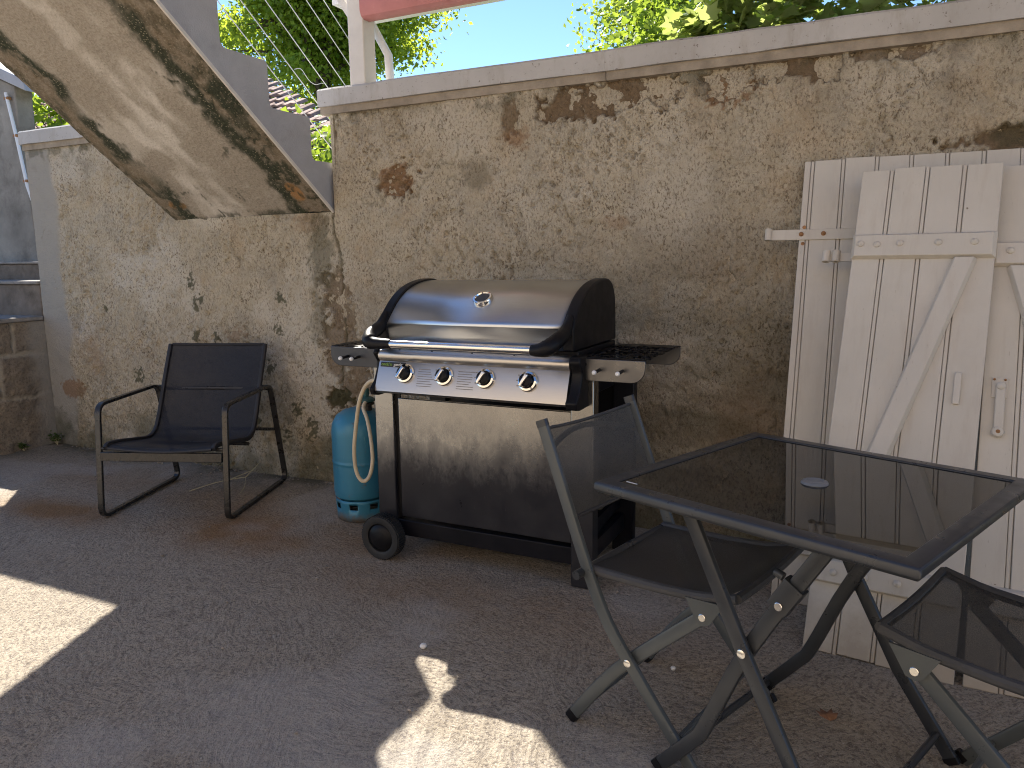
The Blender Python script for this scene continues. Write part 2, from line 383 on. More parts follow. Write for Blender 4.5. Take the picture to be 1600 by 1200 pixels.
def m_bottle():
    m = Mat('blue_bottle_paint', .38, .15, (.02, .2, .3), .5)
    c = m.mix(m.noise(5, 4, .6), (.030, .165, .265), (.045, .215, .325))
    c = m.mix(m.ramp(m.noise(24, 6, .75), [(.60, 0.), (.68, .8)]), c, (.12, .12, .115))
    z = m.math('ADD', m.sep()[2], m.math('MULTIPLY', m.math('SUBTRACT', m.noise(16, 6, .75), .5), .10)); c = m.mix(m.ramp(z, [(.012, .85), (.05, 0.)]), c, (.16, .12, .09))
    c = m.mix(m.ramp(m.noise(40, 4, .7, m.mapping((1, 1, .25))), [(.64, 0.), (.69, .6)]), c, (.12, .28, .36))
    m.base(c); m.rough(m.ramp(m.noise(12, 5, .6), [(.3, .30), (.7, .5)])); m.bump(m.noise(9, 3, .5), .08, .01); return m
M_BLUE = m_bottle()
M_HOSE = m_simple('cream_rubber_hose', (.62, .53, .38), .5, var=.12, nscale=20)
M_BRASS = m_simple('tarnished_valve', (.06, .055, .05), .5, metal=.6, var=.4)
M_TEAL = m_simple('teal_regulator', (.03, .10, .10), .5, var=.3, nscale=30)
M_GRASS = m_simple('garden_soil_and_grass', (.055, .085, .025), .95, spec=.1, var=.5, nscale=9, bump=1., bscale=40)
M_BARK = m_simple('tree_bark', (.10, .08, .06), .95, var=.4, bump=1., bscale=30)
M_LEAF_A = m_leaf('maple_leaf_green', (.09, .19, .025), (.33, .42, .07), .6)
M_LEAF_B = m_leaf('young_leaf_yellow_green', (.11, .20, .03), (.28, .36, .07), .55)
M_LEAF_IVY = m_leaf('ivy_leaf_green', (.10, .19, .07), (.34, .42, .20), .55)
M_LEAF_V = m_leaf('vine_leaf_bright', (.10, .20, .03), (.25, .34, .06), .55)
M_TILE = m_simple('old_clay_roof_tile', (.36, .245, .205), .9, spec=.1, var=.5, nscale=2.6, bump=.5, bscale=30, dirt=(.15, .10, .085), dscale=4, dth=(.5, .65))
M_HOUSEW = m_simple('pale_house_render', (.55, .50, .42), .9, var=.12, bump=.3)
M_DRYLEAF = m_simple('dry_leaf_brown', (.26, .13, .07), .8, var=.4, nscale=60)
M_TWIG = m_simple('dry_straw', (.42, .38, .25), .9, var=.3, nscale=60)
M_PEB = m_simple('white_pebble', (.75, .73, .70), .8, var=.15, nscale=60)
M_WIRE = m_simple('galvanised_wire', (.62, .62, .62), .4, metal=.5, var=.1)
M_LOGO = m_simple('badge_black', (.012, .012, .012), .4)
M_LGREEN = Mat('badge_green_print', .5, 0, (.25, .42, .03)); M_LWHITE = Mat('badge_white_print', .5, 0, (.8, .8, .78))
M_PRINT = Mat('faint_grey_print', .5, .3, (.22, .21, .20))

# ------------------------------------------------------------------ ground
def ground():
    gx = np.concatenate([[-40, -25, -14, -9], np.arange(-7, 1.6, .0115), [2.5, 5, 12, 25, 40]])
    gy = np.concatenate([[-40, -25, -12, -6, -3.2], np.arange(-2.5, .12, .0115), [.2]])
    X, Y = np.meshgrid(gx, gy, indexing='ij')
    h = (fbm(X * 1.3, Y * 1.3, 3, 1) - .5) * .018
    sw = 0
    for k, (cx, cy, s) in enumerate([(-1.0, -.1, 1.), (-3.2, -2.6, 1.), (.9, -2.3, 1.), (-4.6, -.2, .9), (-1.9, -2.6, .8)]):
        dx, dy = X - cx, Y - cy; r = np.hypot(dx, dy); th = np.arctan2(dy, dx)
        w = np.exp(-(r / 1.3) ** 2) + .05
        sw = sw + w * (vnoise(r * 46 + 3 * fbm(X * 5, Y * 5, 2, 30 + k), th * r * 9, 40 + k) - .5) * s
    h = h * .6 + sw * .0022
    h = h + (fbm(X * 42, Y * 42, 2, 5) - .5) * .0055
    fr = np.hypot(X + 1.2, Y + .2) ; fr2 = np.hypot(X + 3.9, Y + 3.4)
    fth = np.arctan2(Y + .2, X + 1.2) * 1.2; fth2 = np.arctan2(Y + 3.4, X + 3.9) * 2.
    fine = (X > -7) & (X < 1.6) & (Y > -2.5); h = np.where(fine, h, 0)
    rust = np.zeros_like(X)
    for cx, cy, rx, ry, a in [(-2.55, -.78, .38, .22, 1.), (-3.62, -.95, .34, .14, 1.), (-2.9, -.55, .5, .2, .45), (-1.4, -.95, .8, .22, .4), (-2.0, -.6, .5, .3, .5), (-3.9, -.5, .5, .2, .35)]:
        rust = np.maximum(rust, a * np.exp(-((X - cx) / rx) ** 2 - ((Y - cy) / ry) ** 2))
    rust = np.clip(rust * (.5 + 1.4 * fbm(X * 6, Y * 6, 4, 90)), 0, 1)
    moss = 1.2 * np.exp(-(np.abs(Y) / .13) ** 1.5) * sstep(.25, .55, fbm(X * 7, Y * 7, 4, 95)) + .8 * np.exp(-np.abs(X + 5.08) / .12) * sstep(.4, .6, fbm(X * 7, Y * 7, 4, 96)) * (Y > -1)
    pale = sstep(.55, .72, fbm(X * 1.6 + 5, Y * 1.6, 4, 99))
    V = np.stack([X, Y, h], -1).reshape(-1, 3)
    o = grid_mesh('ground', V, len(gx), len(gy), M_GROUND, attrs=dict(rust=rust.ravel(), moss=np.clip(moss, 0, 1).ravel(), pale=pale.ravel(), arc=fr.ravel(), along=fth.ravel(), arc2=fr2.ravel(), along2=fth2.ravel()))
    o['kind'] = 'structure'
ground()
mb = MB().add([(-5.085, .31, 1.5), (60, .31, 1.5), (60, 70, 1.5), (-5.085, 70, 1.5)], [(0, 1, 2, 3)])
mb.add([(-60, 1.42, 1.5), (-5.085, 1.42, 1.5), (-5.085, 70, 1.5), (-60, 70, 1.5)], [(0, 1, 2, 3)])
o = single('garden_terrace', mb, M_GRASS, kind='structure')

# ------------------------------------------------------------------ garden wall
def garden_wall():
    t = Thing('garden_wall', 'long rough beige rendered wall with stained patches behind the barbecue, under a white coping', 'wall', (-2, 0, 0))
    s = .0062
    gx = np.arange(-5.08, 1.9, s); gz = np.arange(-.03, 1.975, s)
    X, Z = np.meshgrid(gx, gz, indexing='ij')
    a = X * .86 + Z * .5; b = -X * .5 + Z * .86
    h = (fbm(X * 1.5, Z * 1.5, 3, 3) - .5) * .045
    h = h + (fbm(X * 7, Z * 7, 3, 4) - .5) * .017
    n2 = fbm(a * 52, b * 36, 3, 8, .6)
    h = h + (n2 - .5) * .018 + (fbm(a * 21, b * 15, 2, 9) - .5) * .008
    wn = fbm(X * 5, Z * 5, 4, 21); wn2 = fbm(X * 16, Z * 16, 4, 22); wn3 = fbm(X * 48, Z * 48, 2, 23); wn4 = fbm(X * 85, Z * 85, 1, 24)
    D = dict(stone=np.zeros_like(X), rust=np.zeros_like(X), moss=np.zeros_like(X), pale=np.zeros_like(X))
    def spot(kind, cx, cz, rx, rz, amt=1., hard=.12):
        d = np.hypot((X - cx) / rx, (Z - cz) / rz) + (wn - .5) * 1.5 + (wn2 - .5) * 1.1 + (wn3 - .5) * .9
        if max(rx, rz) < .07: d = d + (wn3 - .5) * 1.6 + (wn4 - .5) * 1.8
        D[kind] = np.maximum(D[kind], amt * sstep(1 + hard, 1 - hard, d))
    spot('rust', -2.207, 1.607, .085, .055, 1, .1); spot('stone', -2.20, 1.60, .06, .045, .75, .2)
    spot('stone', -1.15, 1.862, .25, .075, 1, .08); spot('stone', -.95, 1.90, .2, .05, .9, .1)
    spot('stone', -1.56, 1.82, .045, .10, .8, .2); spot('rust', -1.55, 1.75, .07, .05, .8, .3)
    spot('moss', -1.747, 1.60, .09, .06, .35, .6); spot('stone', -1.747, 1.60, .085, .06, .3, .5)
    spot('stone', -.63, 1.90, .11, .06, .85, .15); spot('rust', -.60, 1.86, .06, .04, 1, .3)
    spot('stone', -.344, 1.918, .16, .05, 1, .1); spot('stone', -.05, 1.93, .12, .03, .8, .2)
    spot('stone', .42, 1.60, .34, .035, 1, .2); spot('moss', .5, 1.62, .2, .04, .6, .3)
    spot('rust', -1.05, 1.36, .07, .03, .5, .4)
    for cx, cz, rx, rz in [(-2.60, 1.03, .09, .1), (-2.55, .93, .07, .08), (-2.60, .82, .08, .06), (-2.50, .74, .07, .09), (-2.63, .66, .07, .06), (-2.52, .56, .1, .05), (-2.44, .66, .06, .05), (-2.56, .36, .08, .05)]:
        spot('stone', cx, cz, rx, rz, .75, .25)
    spot('moss', -2.622, .488, .085, .065, 1, .12)
    spot('stone', -2.622, .488, .09, .07, 1, .12)
    spot('moss', -2.68, 1.28, .07, .2, .65, .5); spot('moss', -2.72, .95, .05, .12, .5, .5)
    for cx, cz, r in [(-3.67, 1.10, .04), (-3.65, .985, .03), (-3.60, 1.0, .025), (-3.66, .78, .03), (-3.50, .79, .022), (-2.98, 1.02, .03), (-3.02, .84, .025), (-3.1, .62, .03), (-4.2, .5, .035), (-4.45, .95, .025), (-3.9, .45, .03), (-2.9, .4, .04), (-3.0, .25, .04), (-3.2, .3, .03), (-2.8, .3, .05), (-3.65, .42, .035)]:
        spot('moss', cx, cz, r * .72, r * .9, .95, .25)
    spot('rust', -4.88, .40, .10, .055, 1, .15); spot('rust', -3.35, .79, .05, .04, .6, .3)
    spot('rust', -2.75, 1.42, .1, .05, .5, .4); spot('rust', -4.6, .62, .12, .1, .35, .5)
    D['moss'] = np.maximum(D['moss'], sstep(.30, .0, Z + (wn - .5) * .5 + (wn2 - .5) * .2) * .8)
    D['moss'] = np.maximum(D['moss'], .5 * sstep(.60, .68, fbm(X * 24, Z * 24, 4, 71)) * sstep(.7, .1, Z))
    D['rust'] = np.maximum(D['rust'], .4 * sstep(.52, .68, fbm(X * 2.3, Z * 2.3, 4, 33)) * sstep(1.2, .6, Z) * sstep(-2.2, -1., X))
    D['moss'] = np.maximum(D['moss'], .45 * sstep(.5, .66, fbm(X * 1.9 + 4, Z * 4, 4, 36)) * sstep(-2.0, -.8, X) * sstep(1.3, .9, Z))
    D['pale'] = np.maximum(D['pale'], sstep(.50, .70, fbm(X * 2.6, Z * 2.6, 4, 44)) * (.55 + .45 * sstep(-2.4, -3., X)))
    D['moss'] = np.maximum(D['moss'], .6 * sstep(1.86, 1.97, Z + (wn - .5) * .25) * sstep(.4, .6, wn2))
    D['damp_shade'] = .55 * sstep(.46, .66, fbm(X * 1.5 + 3, Z * 3.2, 5, 47) + .12 * sstep(-1.1, -.5, X) * sstep(1.5, .9, Z)) * sstep(-1.9, -.7, X) * sstep(1.5, 1.0, Z)  # damp stains, plus the barbecue's soft shadow painted into the wall colour
    for cx, w0, l0 in [(-2.42, .05, .25), (-1.62, .03, .35), (-1.28, .05, .3), (-.72, .04, .5), (-.28, .06, .35), (.15, .05, .4), (.55, .08, .5), (-4.5, .05, .3), (-4.1, .03, .4)]:
        xx = X - cx - (fbm(Z * 2.5, X * 0 + cx, 3, 12) - .5) * .12
        D['damp_shade'] = np.maximum(D['damp_shade'], .6 * np.exp(-(xx / w0) ** 2) * sstep(1.96 - l0, 1.96, Z) * sstep(.3, .6, wn2))
    # cracks / joint line under the stair's right edge
    jl = np.abs(X + 2.575 + (wn - .5) * .12) ; D['moss'] = np.maximum(D['moss'], .75 * sstep(.014, .004, jl) * (Z > .4))
    band = sstep(-4.80, -4.86, X + (wn - .5) * .10) ; D['smoothband'] = band
    pits = sstep(.62, .70, fbm(a * 40, b * 30, 3, 63, .6)) * sstep(.35, .6, fbm(X * 3, Z * 3, 3, 64)) * (1 - band)
    h = h * (1 - .75 * band) - pits * .011
    h = h - D['stone'] * .024 + D['stone'] * (fbm(X * 9, Z * 9, 3, 55) - .5) * .05
    h = h - sstep(.012, .0, jl) * .012 * (Z > .4)
    cr = sstep(.0085, .002, np.abs(fbm(X * 1.7 + 2, Z * 1.7, 5, 131) - .5)) * sstep(.5, .62, fbm(X * 1.3, Z * 1.3, 3, 133)) * (1 - band)
    cr = np.maximum(cr, .9 * sstep(.007, .002, np.abs(fbm(X * 4.5, Z * 3.1 + 9, 4, 135) - .5)) * sstep(.56, .68, fbm(X * 2.1 + 8, Z * 2.1, 3, 137)))
    Y0 = cr * .004; h = h - Y0
    D['moss'] = np.clip(np.maximum(np.maximum(D['moss'], .12 * pits), .38 * cr), 0, 1)
    Y = -.012 - h
    V = np.stack([X, Y, Z], -1).reshape(-1, 3); V -= np.array([-2, 0, 0])
    xc = (gx[:-1] + gx[1:]) / 2; zc = (gz[:-1] + gz[1:]) / 2
    XC, ZC = np.meshgrid(xc, zc, indexing='ij')
    keep = ~((XC > -3.762) & (XC < -2.578) & (ZC > 1.462))
    core = MB()
    for lo, hi in [((-5.078, .012, -.05), (-3.764, .30, 1.972)), ((-3.764, .012, -.05), (-2.58, .30, 1.455)), ((-2.58, .012, -.05), (1.9, .30, 1.972))]: core.lohi(lo, hi)
    core.lohi((-2.580, -.012, 1.46), (-2.562, .012, 1.972)); core.lohi((-5.082, .002, 0), (-5.066, .012, 1.972))
    core.v = [(p[0] + 2, p[1], p[2]) for p in core.v]
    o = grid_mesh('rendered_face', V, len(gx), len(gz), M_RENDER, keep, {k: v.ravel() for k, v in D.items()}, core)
    o.parent = t.o
    for x0, x1 in ((-2.632, -1.1105), (-1.110, .3995), (.400, 1.95), (-5.088, -3.79)):
        c = MB(); n = int((x1 - x0) / .09); P = []
        xs = np.linspace(x0, x1, n)
        for x in xs:
            j = lambda k: (vnoise(np.array([x * 6.]), np.array([k * 3.]), 81)[0] - .5)
            P.append([(x, -.042 + .006 * j(1), 1.982 + .005 * j(2)), (x, .335, 1.982), (x, .335, 2.066), (x, -.030, 2.068 + .006 * j(3)), (x, -.041 + .005 * j(4), 2.058 + .006 * j(3))])
        k = 5; vs = [p for r in P for p in r]
        fs = [(i * k + q, i * k + (q + 1) % k, (i + 1) * k + (q + 1) % k, (i + 1) * k + q) for i in range(n - 1) for q in range(k)]
        c.add(vs, fs); c.f.append(tuple(range(k))); c.sm.append(False); c.f.append(tuple(range((n - 1) * k, n * k))); c.sm.append(False)
        t.part('coping', c, M_COP)
        # mortar bed under the coping
        b = MB().lohi((x0 + .004, -.026, 1.945), (x1 + .001, .30, 1.9815)); t.part('mortar_bed', b, M_MORTAR)
M_MORTAR = m_simple('brown_mortar', (.33, .28, .22), .95, spec=.1, var=.3, nscale=12, bump=1., bscale=60)
garden_wall()

# ------------------------------------------------------------------ concrete staircase
def staircase():
    t = Thing('concrete_staircase', 'concrete outdoor staircase climbing overhead with mossy stained underside and grey stepped side', 'staircase', (-3.2, 0, 1.46))
    x0, x1 = -3.762, -2.60; k = .755; ymax = -3.1
    # underside as a fine displaced sheet
    s = .011; gx = np.arange(x0 + .003, x1, s); gu = np.arange(0, 3.1, s)
    X, U = np.meshgrid(gx, gu, indexing='ij')
    n1 = fbm(X * 4, U * 4, 4, 5); n2 = fbm(X * 15, U * 15, 4, 6); n3 = fbm(X * 45, U * 45, 3, 7)
    e = X - x0; r = x1 - X
    n4 = fbm(X * 70, U * 70, 2, 8); w = (n1 - .5) * .14 + (n2 - .5) * .13 + (n3 - .5) * .07
    edgeR = sstep(.24, .14, r + w); edgeL = sstep(.20, .10, e + w)
    mossR = sstep(.075, .02, np.abs(r - .215 + w * .8)) * (.55 + .45 * sstep(.35, .55, n1)) * sstep(.25, .5, n2 + .3 * n3) + .9 * sstep(.5, .62, n2 * .6 + n3 * .5) * sstep(.24, .16, r + w) * (.4 + .6 * sstep(.9, .3, U))
    mossL = sstep(.07, .02, np.abs(e - .17 + w * .8)) * sstep(.42, .56, fbm(X * 3, U * 2.2, 3, 12)) * sstep(.25, .5, n2 + .3 * n3) + .75 * sstep(.07, .02, e + w * .6) * sstep(.3, .55, n3)
    endm = sstep(.05, .015, U + w * .3)
    moss = np.clip(mossR + mossL + .8 * endm * sstep(.45, .55, n2) + .75 * sstep(.63, .72, fbm(X * 9, U * 5, 4, 31)) * np.maximum(edgeR, edgeL), 0, 1)
    rust = np.clip(edgeR * .75 + edgeL * .65, 0, 1) * (.45 + .9 * n3)
    def spot(cx, cu, rx, ru): return sstep(1.1, .9, np.hypot((X - cx) / rx, (U - cu) / ru) + (n2 - .5) * .9)
    orange = np.maximum(spot(-2.73, .13, .045, .05), spot(-3.62, .10, .07, .03)) * .9
    strk = lambda c, wd, sd: np.exp(-((X - c - .35 * (U - .6) * 0 + (fbm(U * 2., X * 0 + sd, 3, sd) - .5) * .22) / wd) ** 2)
    pale = np.clip(strk(-3.17, .05, 3) * sstep(1.0, .75, U) * sstep(.15, .4, U) + strk(-3.02, .04, 4) * sstep(.95, .8, U) * sstep(.45, .6, U) + .5 * strk(-3.22, .06, 5) * sstep(.95, 1.15, U) * sstep(1.6, 1.3, U) + .5 * sstep(.55, .7, fbm(X * 3, U * 3, 4, 61)), 0, 1) * (.4 + .9 * n2)
    pale = np.clip(pale * sstep(.30, .62, fbm(X * 13, U * 8, 4, 64)) * 1.25 + .55 * sstep(.56, .68, fbm(X * 5, U * 4, 5, 66)), 0, 1) * (1 - edgeR) * (1 - edgeL)
    crack = np.abs(U - 1.33 - (fbm(X * 3, X * 0, 4, 77) - .5) * .22); ck = sstep(.008, .002, crack) * (X > -3.42) * (X < -3.1)
    h = (n1 - .5) * .02 + (n2 - .5) * .012 + (n3 - .5) * .010 * (1 + edgeR + edgeL) - ck * .01 - .010 * edgeR
    ck2 = sstep(.008, .002, np.abs(fbm(X * 2.6, U * 1.8 + 3, 5, 78) - .5)) * sstep(.52, .62, fbm(X * 2, U * 2, 3, 79)); h = h - ck2 * .005
    moss = np.clip(moss + ck + .8 * ck2, 0, 1)
    nx = np.array([0, -k, -1.]) / math.hypot(k, 1)     # outward (down) normal of the underside; u runs toward -y
    nx = np.array([0, k, -1.]) / math.hypot(k, 1) * np.array([1, 1, 1])
    Yb = -U; Zb = 1.459 + k * U
    V = np.stack([X, Yb + h * nx[1], Zb + h * nx[2]], -1).reshape(-1, 3) - np.array([-3.2, 0, 1.46])
    o = grid_mesh('underside', V, len(gx), len(gu), M_SOFFIT, None, dict(moss=moss.ravel(), rust=rust.ravel(), orange=orange.ravel(), pale=pale.ravel()))
    o.parent = t.o
    # stepped flight body (side profile in y,z) with rounded inner corners
    prof = [(0.28, 1.47), (0.0, 1.475), (-3.1, 1.475 + k * 3.1), (-3.1, 1.475 + k * 3.1 + .42)]
    rise, run = .2035, .272; steps = [(-.142, 1.711)]
    y, z = -.142, 1.711; up = []
    top = [(.28, 1.711)]
    yy = -.142
    zz = 1.711
    while yy > -2.95:
        f = .028
        for q in range(5):
            g = math.pi / 2 * q / 4
            top.append((yy + f - f * math.sin(g), zz + f - f * math.cos(g)))
        zz += rise
        top.append((yy, zz - .012)); top.append((yy - .012, zz)); yy -= run
    top.append((-3.1, zz))
    poly = prof[:3] + [p for p in reversed(top)]
    b = MB().prism(poly, x0 + .004, x1 - .0, 0)
    t.part('step_flight', b, M_STRINGER, smooth=False)
    lip = MB().sweep([(x1 + .002, .0, 1.466), (x1 + .002, -3.1, 1.466 + k * 3.1)], [(-.006, -.008), (.004, -.008), (.004, .006), (-.006, .006)], smooth=False)
    t.part('edge_lip', lip, M_POST)
staircase()

def cable_railing():
    t = Thing('cable_railing', 'six thin white cables strung diagonally along the concrete staircase in front of the tree', 'railing', (-2.72, 1.3, 1.5))
    for i, c in enumerate([1.928, 2.072, 2.233, 2.381, 2.53, 2.667]):
        k = (.767, .749, .737, .72, .73, .70)[i]
        pts = [(-2.715, y, c - (.74 - k) * 0 - .742 * y - .004 * math.sin(math.pi * (y + 2) / 3)) for y in np.linspace(-1.9, 1.2, 9)]
        t.part('cable', MB().tube(pts, .0025, 6), M_WIRE)
    for y in (-1.9, 1.2):
        base = 1.50 if y > 0 else 1.711 + .742 * 1.9 - .06
        t.part('railing_post', MB().lohi((-2.735, y - .02, base), (-2.695, y + .02, (2.9 - .742 * y))), M_POST, bevel=.003)
    w = [(-2.715 + .004 * math.sin(i), y, 2.16 + .018 * math.sin(i * .7) - .2 * (y + .1)) for i, y in enumerate(np.linspace(-.1, .12, 12))]
    t.part('loose_wire', MB().tube(w, .0018, 5), M_WIRE)
cable_railing()

# ------------------------------------------------------------------ porch: post, beam, ceiling
def porch():
    t = Thing('porch_roof', 'porch roof with a cream post standing on the white coping and a faded red beam', 'porch', (-2.4, .03, 2.07))
    t.part('post', MB().lohi((-2.445, -.012, 2.062), (-2.352, .085, 2.86)), M_POST, bevel=.006)
    mb = MB().bar([(-2.351, .02, 2.425), (3.6, .02, 2.425)], .11, .118, rr=.3)
    t.part('beam', mb, M_PINK)
    t.part('brace', MB().bar([(-2.447, .035, 2.40), (-2.56, .035, 2.56)], .03, .04), M_POST)
    t.part('ceiling', MB().lohi((-2.475, -1.15, 2.86), (3.6, .09, 2.92)), M_CEIL)
    t.part('sun_block_eave', MB().lohi((-2.62, .10, 2.50), (3.6, .46, 2.54)), M_CEIL)  # unseen eave, added to block sun between coping and beam
    t.part('fascia', MB().lohi((-2.351, -.02, 2.487), (3.6, .095, 2.855)), M_CEIL)
    for x in (-1.5, -.4, .7, 1.8, 2.9): t.part('joist', MB().lohi((x - .03, -1.14, 2.80), (x + .03, -.03, 2.859)), M_CEIL, bevel=.004)
    # rear beam and post carrying the far end of the roof
    t.part('rear_beam', MB().lohi((-2.45, -1.24, 2.76), (3.6, -1.15, 2.92)), M_PINK)
    t.part('bounce_wall', MB().lohi((-4.4, -5.3, 0), (7, -5.0, 3.4)), M_BOUNCE)  # unseen facade behind the camera, added for warm bounce light
    t.part('rear_post', MB().lohi((3.45, -1.235, 0), (3.55, -1.155, 2.77)), M_POST)
porch()
single('drainpipe', MB().bar([(-2.43, .15, 2.42), (-2.418, .15, 2.395), (-2.322, .15, 2.232), (-2.315, .15, 2.06)], .036, .036, ref=(0, 1, 0)), M_WPIPE,
       'white square drainpipe with an elbow, rising from the coping behind the cream post', 'pipe')

# ------------------------------------------------------------------ stone steps, side wall on the left
def m_block():
    m = Mat('old_stone_masonry', .95, spec=.1)
    mid = m.noise(8, 6, .7); fine = m.noise(70, 5, .75)
    c = m.mix(m.ramp(m.noise(2.6, 3, .6), [(.35, 0.), (.65, 1.)]), (.20, .165, .13), (.30, .245, .18))
    c = m.mix(m.ramp(mid, [(.45, 0.), (.7, .7)]), c, (.14, .12, .10))
    c = m.mix(m.ramp(fine, [(.36, .7), (.50, 0.)]), c, (.08, .065, .052))
    c = m.mix(m.math('MULTIPLY', m.attr('joint'), .75), c, (.38, .34, .27))
    c = m.mix(m.math('MULTIPLY', m.attr('smear'), .8), c, m.mix(mid, (.36, .34, .30), (.27, .25, .22)))
    m.base(c); m.bump(fine, 1., .010); return m
M_BLOCK = m_block()
def left_corner():
    t = Thing('stone_steps', 'old dark stone block steps climbing past the left end of the rendered wall', 'steps', (-5.4, -.2, 0))
    gy = np.arange(-1.4, .035, .008); gz = np.arange(-.02, .85, .008); Yg, Zg = np.meshgrid(gy, gz, indexing='ij')
    wv = (fbm(Yg * 9, Zg * 9, 3, 201) - .5) * .035; wz = (fbm(Yg * 6 + 4, Zg * 6, 3, 202) - .5) * .04
    jd = np.minimum(np.abs(Zg + wz - .36), np.abs(Zg + wz - .63))
    for z0, z1, ys in ((-1, .36, (-.78,)), (.36, .63, (-1.0, -.33)), (.63, 2, (-.70, -.22))):
        inb = (Zg + wz > z0) & (Zg + wz <= z1)
        for yv in ys: jd = np.where(inb, np.minimum(jd, np.abs(Yg + wv - yv)), jd)
    joint = sstep(.020, .006, jd + (fbm(Yg * 40, Zg * 40, 2, 203) - .5) * .016)
    hh = (fbm(Yg * 4, Zg * 4, 4, 204) - .5) * .03 + (fbm(Yg * 30, Zg * 30, 3, 205) - .5) * .014 - joint * .010
    smear = sstep(-.16, -.04, Yg + (fbm(Yg * 8, Zg * 8, 3, 206) - .5) * .14)
    V = np.stack([-5.085 + hh * (1 - .7 * smear), Yg, Zg], -1).reshape(-1, 3) - np.array([-5.4, -.2, 0])
    bo = grid_mesh('block_face', V, len(gy), len(gz), M_BLOCK, None, dict(joint=joint.ravel(), smear=smear.ravel())); bo.parent = t.o
    mb = MB().lohi((-9, -1.395, 0), (-5.105, .011, .84))
    t.part('block_base', mb, M_STONE)
    t.part('tread', MB().lohi((-9, -1.42, .846), (-5.072, -.018, .876)), M_STONE2, bevel=.008, label='worn bluish stone tread of the lowest step')
    t.part('riser', MB().lohi((-9, -.014, .4), (-5.09, .30, 1.085)), M_STONE, bevel=.01)
    t.part('tread', MB().lohi((-9, -.03, 1.086), (-5.088, .31, 1.108)), M_STONE2, bevel=.006)
    t.part('riser', MB().lohi((-9, .312, .4), (-5.09, .66, 1.222)), M_STONE, bevel=.01)
    t.part('tread', MB().lohi((-9, .30, 1.223), (-5.088, .67, 1.24)), M_STONE2, bevel=.006)
    t.part('riser', MB().lohi((-9, .672, .4), (-5.09, 1.41, 1.50)), M_RUBBLE, bevel=.01)
    # grey side wall beyond the steps
    w = Thing('side_wall', 'flat grey weathered wall at the far left edge under a slanting slab', 'wall', (-7.6, .8, 1.2))
    w.part('wall_body', MB().prism([(-10, .8), (-6.08, .8), (-6.13, 1.5), (-6.19, 2.2), (-6.18, 2.59), (-10, 4.1)], .65, .79, 1), M_SIDEWALL, bevel=.01)
    w.part('slab', MB().prism([(-10.0, 4.12), (-5.97, 2.523), (-6.0, 2.615), (-10.0, 4.25)], .60, .84, 1), M_STRINGER, bevel=.006)
    p = Thing('white_conduit', 'thin white conduit with rusty clips running down the grey wall at far left', 'pipe', (-6.1, .6, 1.6))
    path = [(-6.245, .62, 2.54), (-6.173, .62, 2.196), (-6.108, .62, 1.83), (-6.01, .62, 1.58)]
    p.part('tube', MB().tube(path, .013, 8), M_WPIPE)
    for q in (.12, .95, 1.9):
        i = int(q); f = q - i; a, b = Vector(path[i]), Vector(path[min(i + 1, 3)]); c = a.lerp(b, f)
        p.part('clip', MB().box(c + Vector((0, .004, 0)), (.05, .032, .02)), M_RUSTBOLT, bevel=.003)
    # rubble wall further back
    r = Thing('rubble_wall', 'dark rubble stone wall glimpsed between the grey wall and the rendered wall', 'wall', (-6.2, 1.3, 1.3))
    mb = MB()
    for _ in range(150):
        x = random.uniform(-7.4, -5.2); z = random.uniform(1.25, 1.98 + .1 * math.sin(x * 5)); s = random.uniform(.05, .1)
        me = [Vector((random.gauss(0, 1), random.gauss(0, 1), random.gauss(0, 1))).normalized() for _ in range(7)]
        M = Matrix.Rotation(random.uniform(-.5, .5), 4, 'Y')
        mb.box((x, 1.30 + random.uniform(-.03, .02), z), (s * 1.5, .12, s), M)
    mb.lohi((-7.5, 1.29, 1.24), (-5.15, 1.41, 1.92))
    r.part('stones', mb, M_RUBBLE, bevel=.012)
left_corner()

# ------------------------------------------------------------------ foliage
def leaves(name, pts, nrm, size, mat, shape='quad', parent=None, jitter=.35):
    P = np.asarray(pts, float); N = np.asarray(nrm, float); n = len(P)
    N /= np.linalg.norm(N, axis=1)[:, None] + 1e-9
    A = RNG.normal(size=(n, 3)); A -= N * (A * N).sum(1)[:, None]; A /= np.linalg.norm(A, axis=1)[:, None] + 1e-9
    B = np.cross(N, A); s = size * RNG.uniform(1 - jitter, 1 + jitter, n)
    if shape == 'quad': T = np.array([(0, -.5, 0), (.34, -.05, .1), (0, .5, -.06), (-.34, -.05, .1)]); F = [(0, 1, 2), (0, 2, 3)]
    else:
        pr = [(0, -.42), (.22, -.5), (.5, -.22), (.33, -.06), (.42, .22), (.16, .17), (0, .56), (-.16, .17), (-.42, .22), (-.33, -.06), (-.5, -.22), (-.22, -.5)]
        T = np.array([(0, -.1, -.03)] + [(x, y, .12 * abs(x) * 2 - .1 * y * y) for x, y in pr]); F = [(0, i + 1, (i + 1) % 12 + 1) for i in range(12)]
    k = len(T)
    V = P[:, None, :] + s[:, None, None] * (T[None, :, 0, None] * A[:, None, :] + T[None, :, 1, None] * B[:, None, :] + T[None, :, 2, None] * N[:, None, :])
    Fa = (np.array(F)[None] + (np.arange(n) * k)[:, None, None]).reshape(-1, 3)
    me = bpy.data.meshes.new(name); V = V.reshape(-1, 3)
    me.vertices.add(len(V)); me.vertices.foreach_set('co', V.ravel())
    me.loops.add(Fa.size); me.loops.foreach_set('vertex_index', Fa.ravel().astype(np.int32))
    me.polygons.add(len(Fa)); me.polygons.foreach_set('loop_start', np.arange(0, Fa.size, 3, dtype=np.int32))
    me.update(calc_edges=True)
    o = bpy.data.objects.new(name, me); COL.objects.link(o); me.materials.append(mat.m)
    if parent: o.parent = parent
    return o

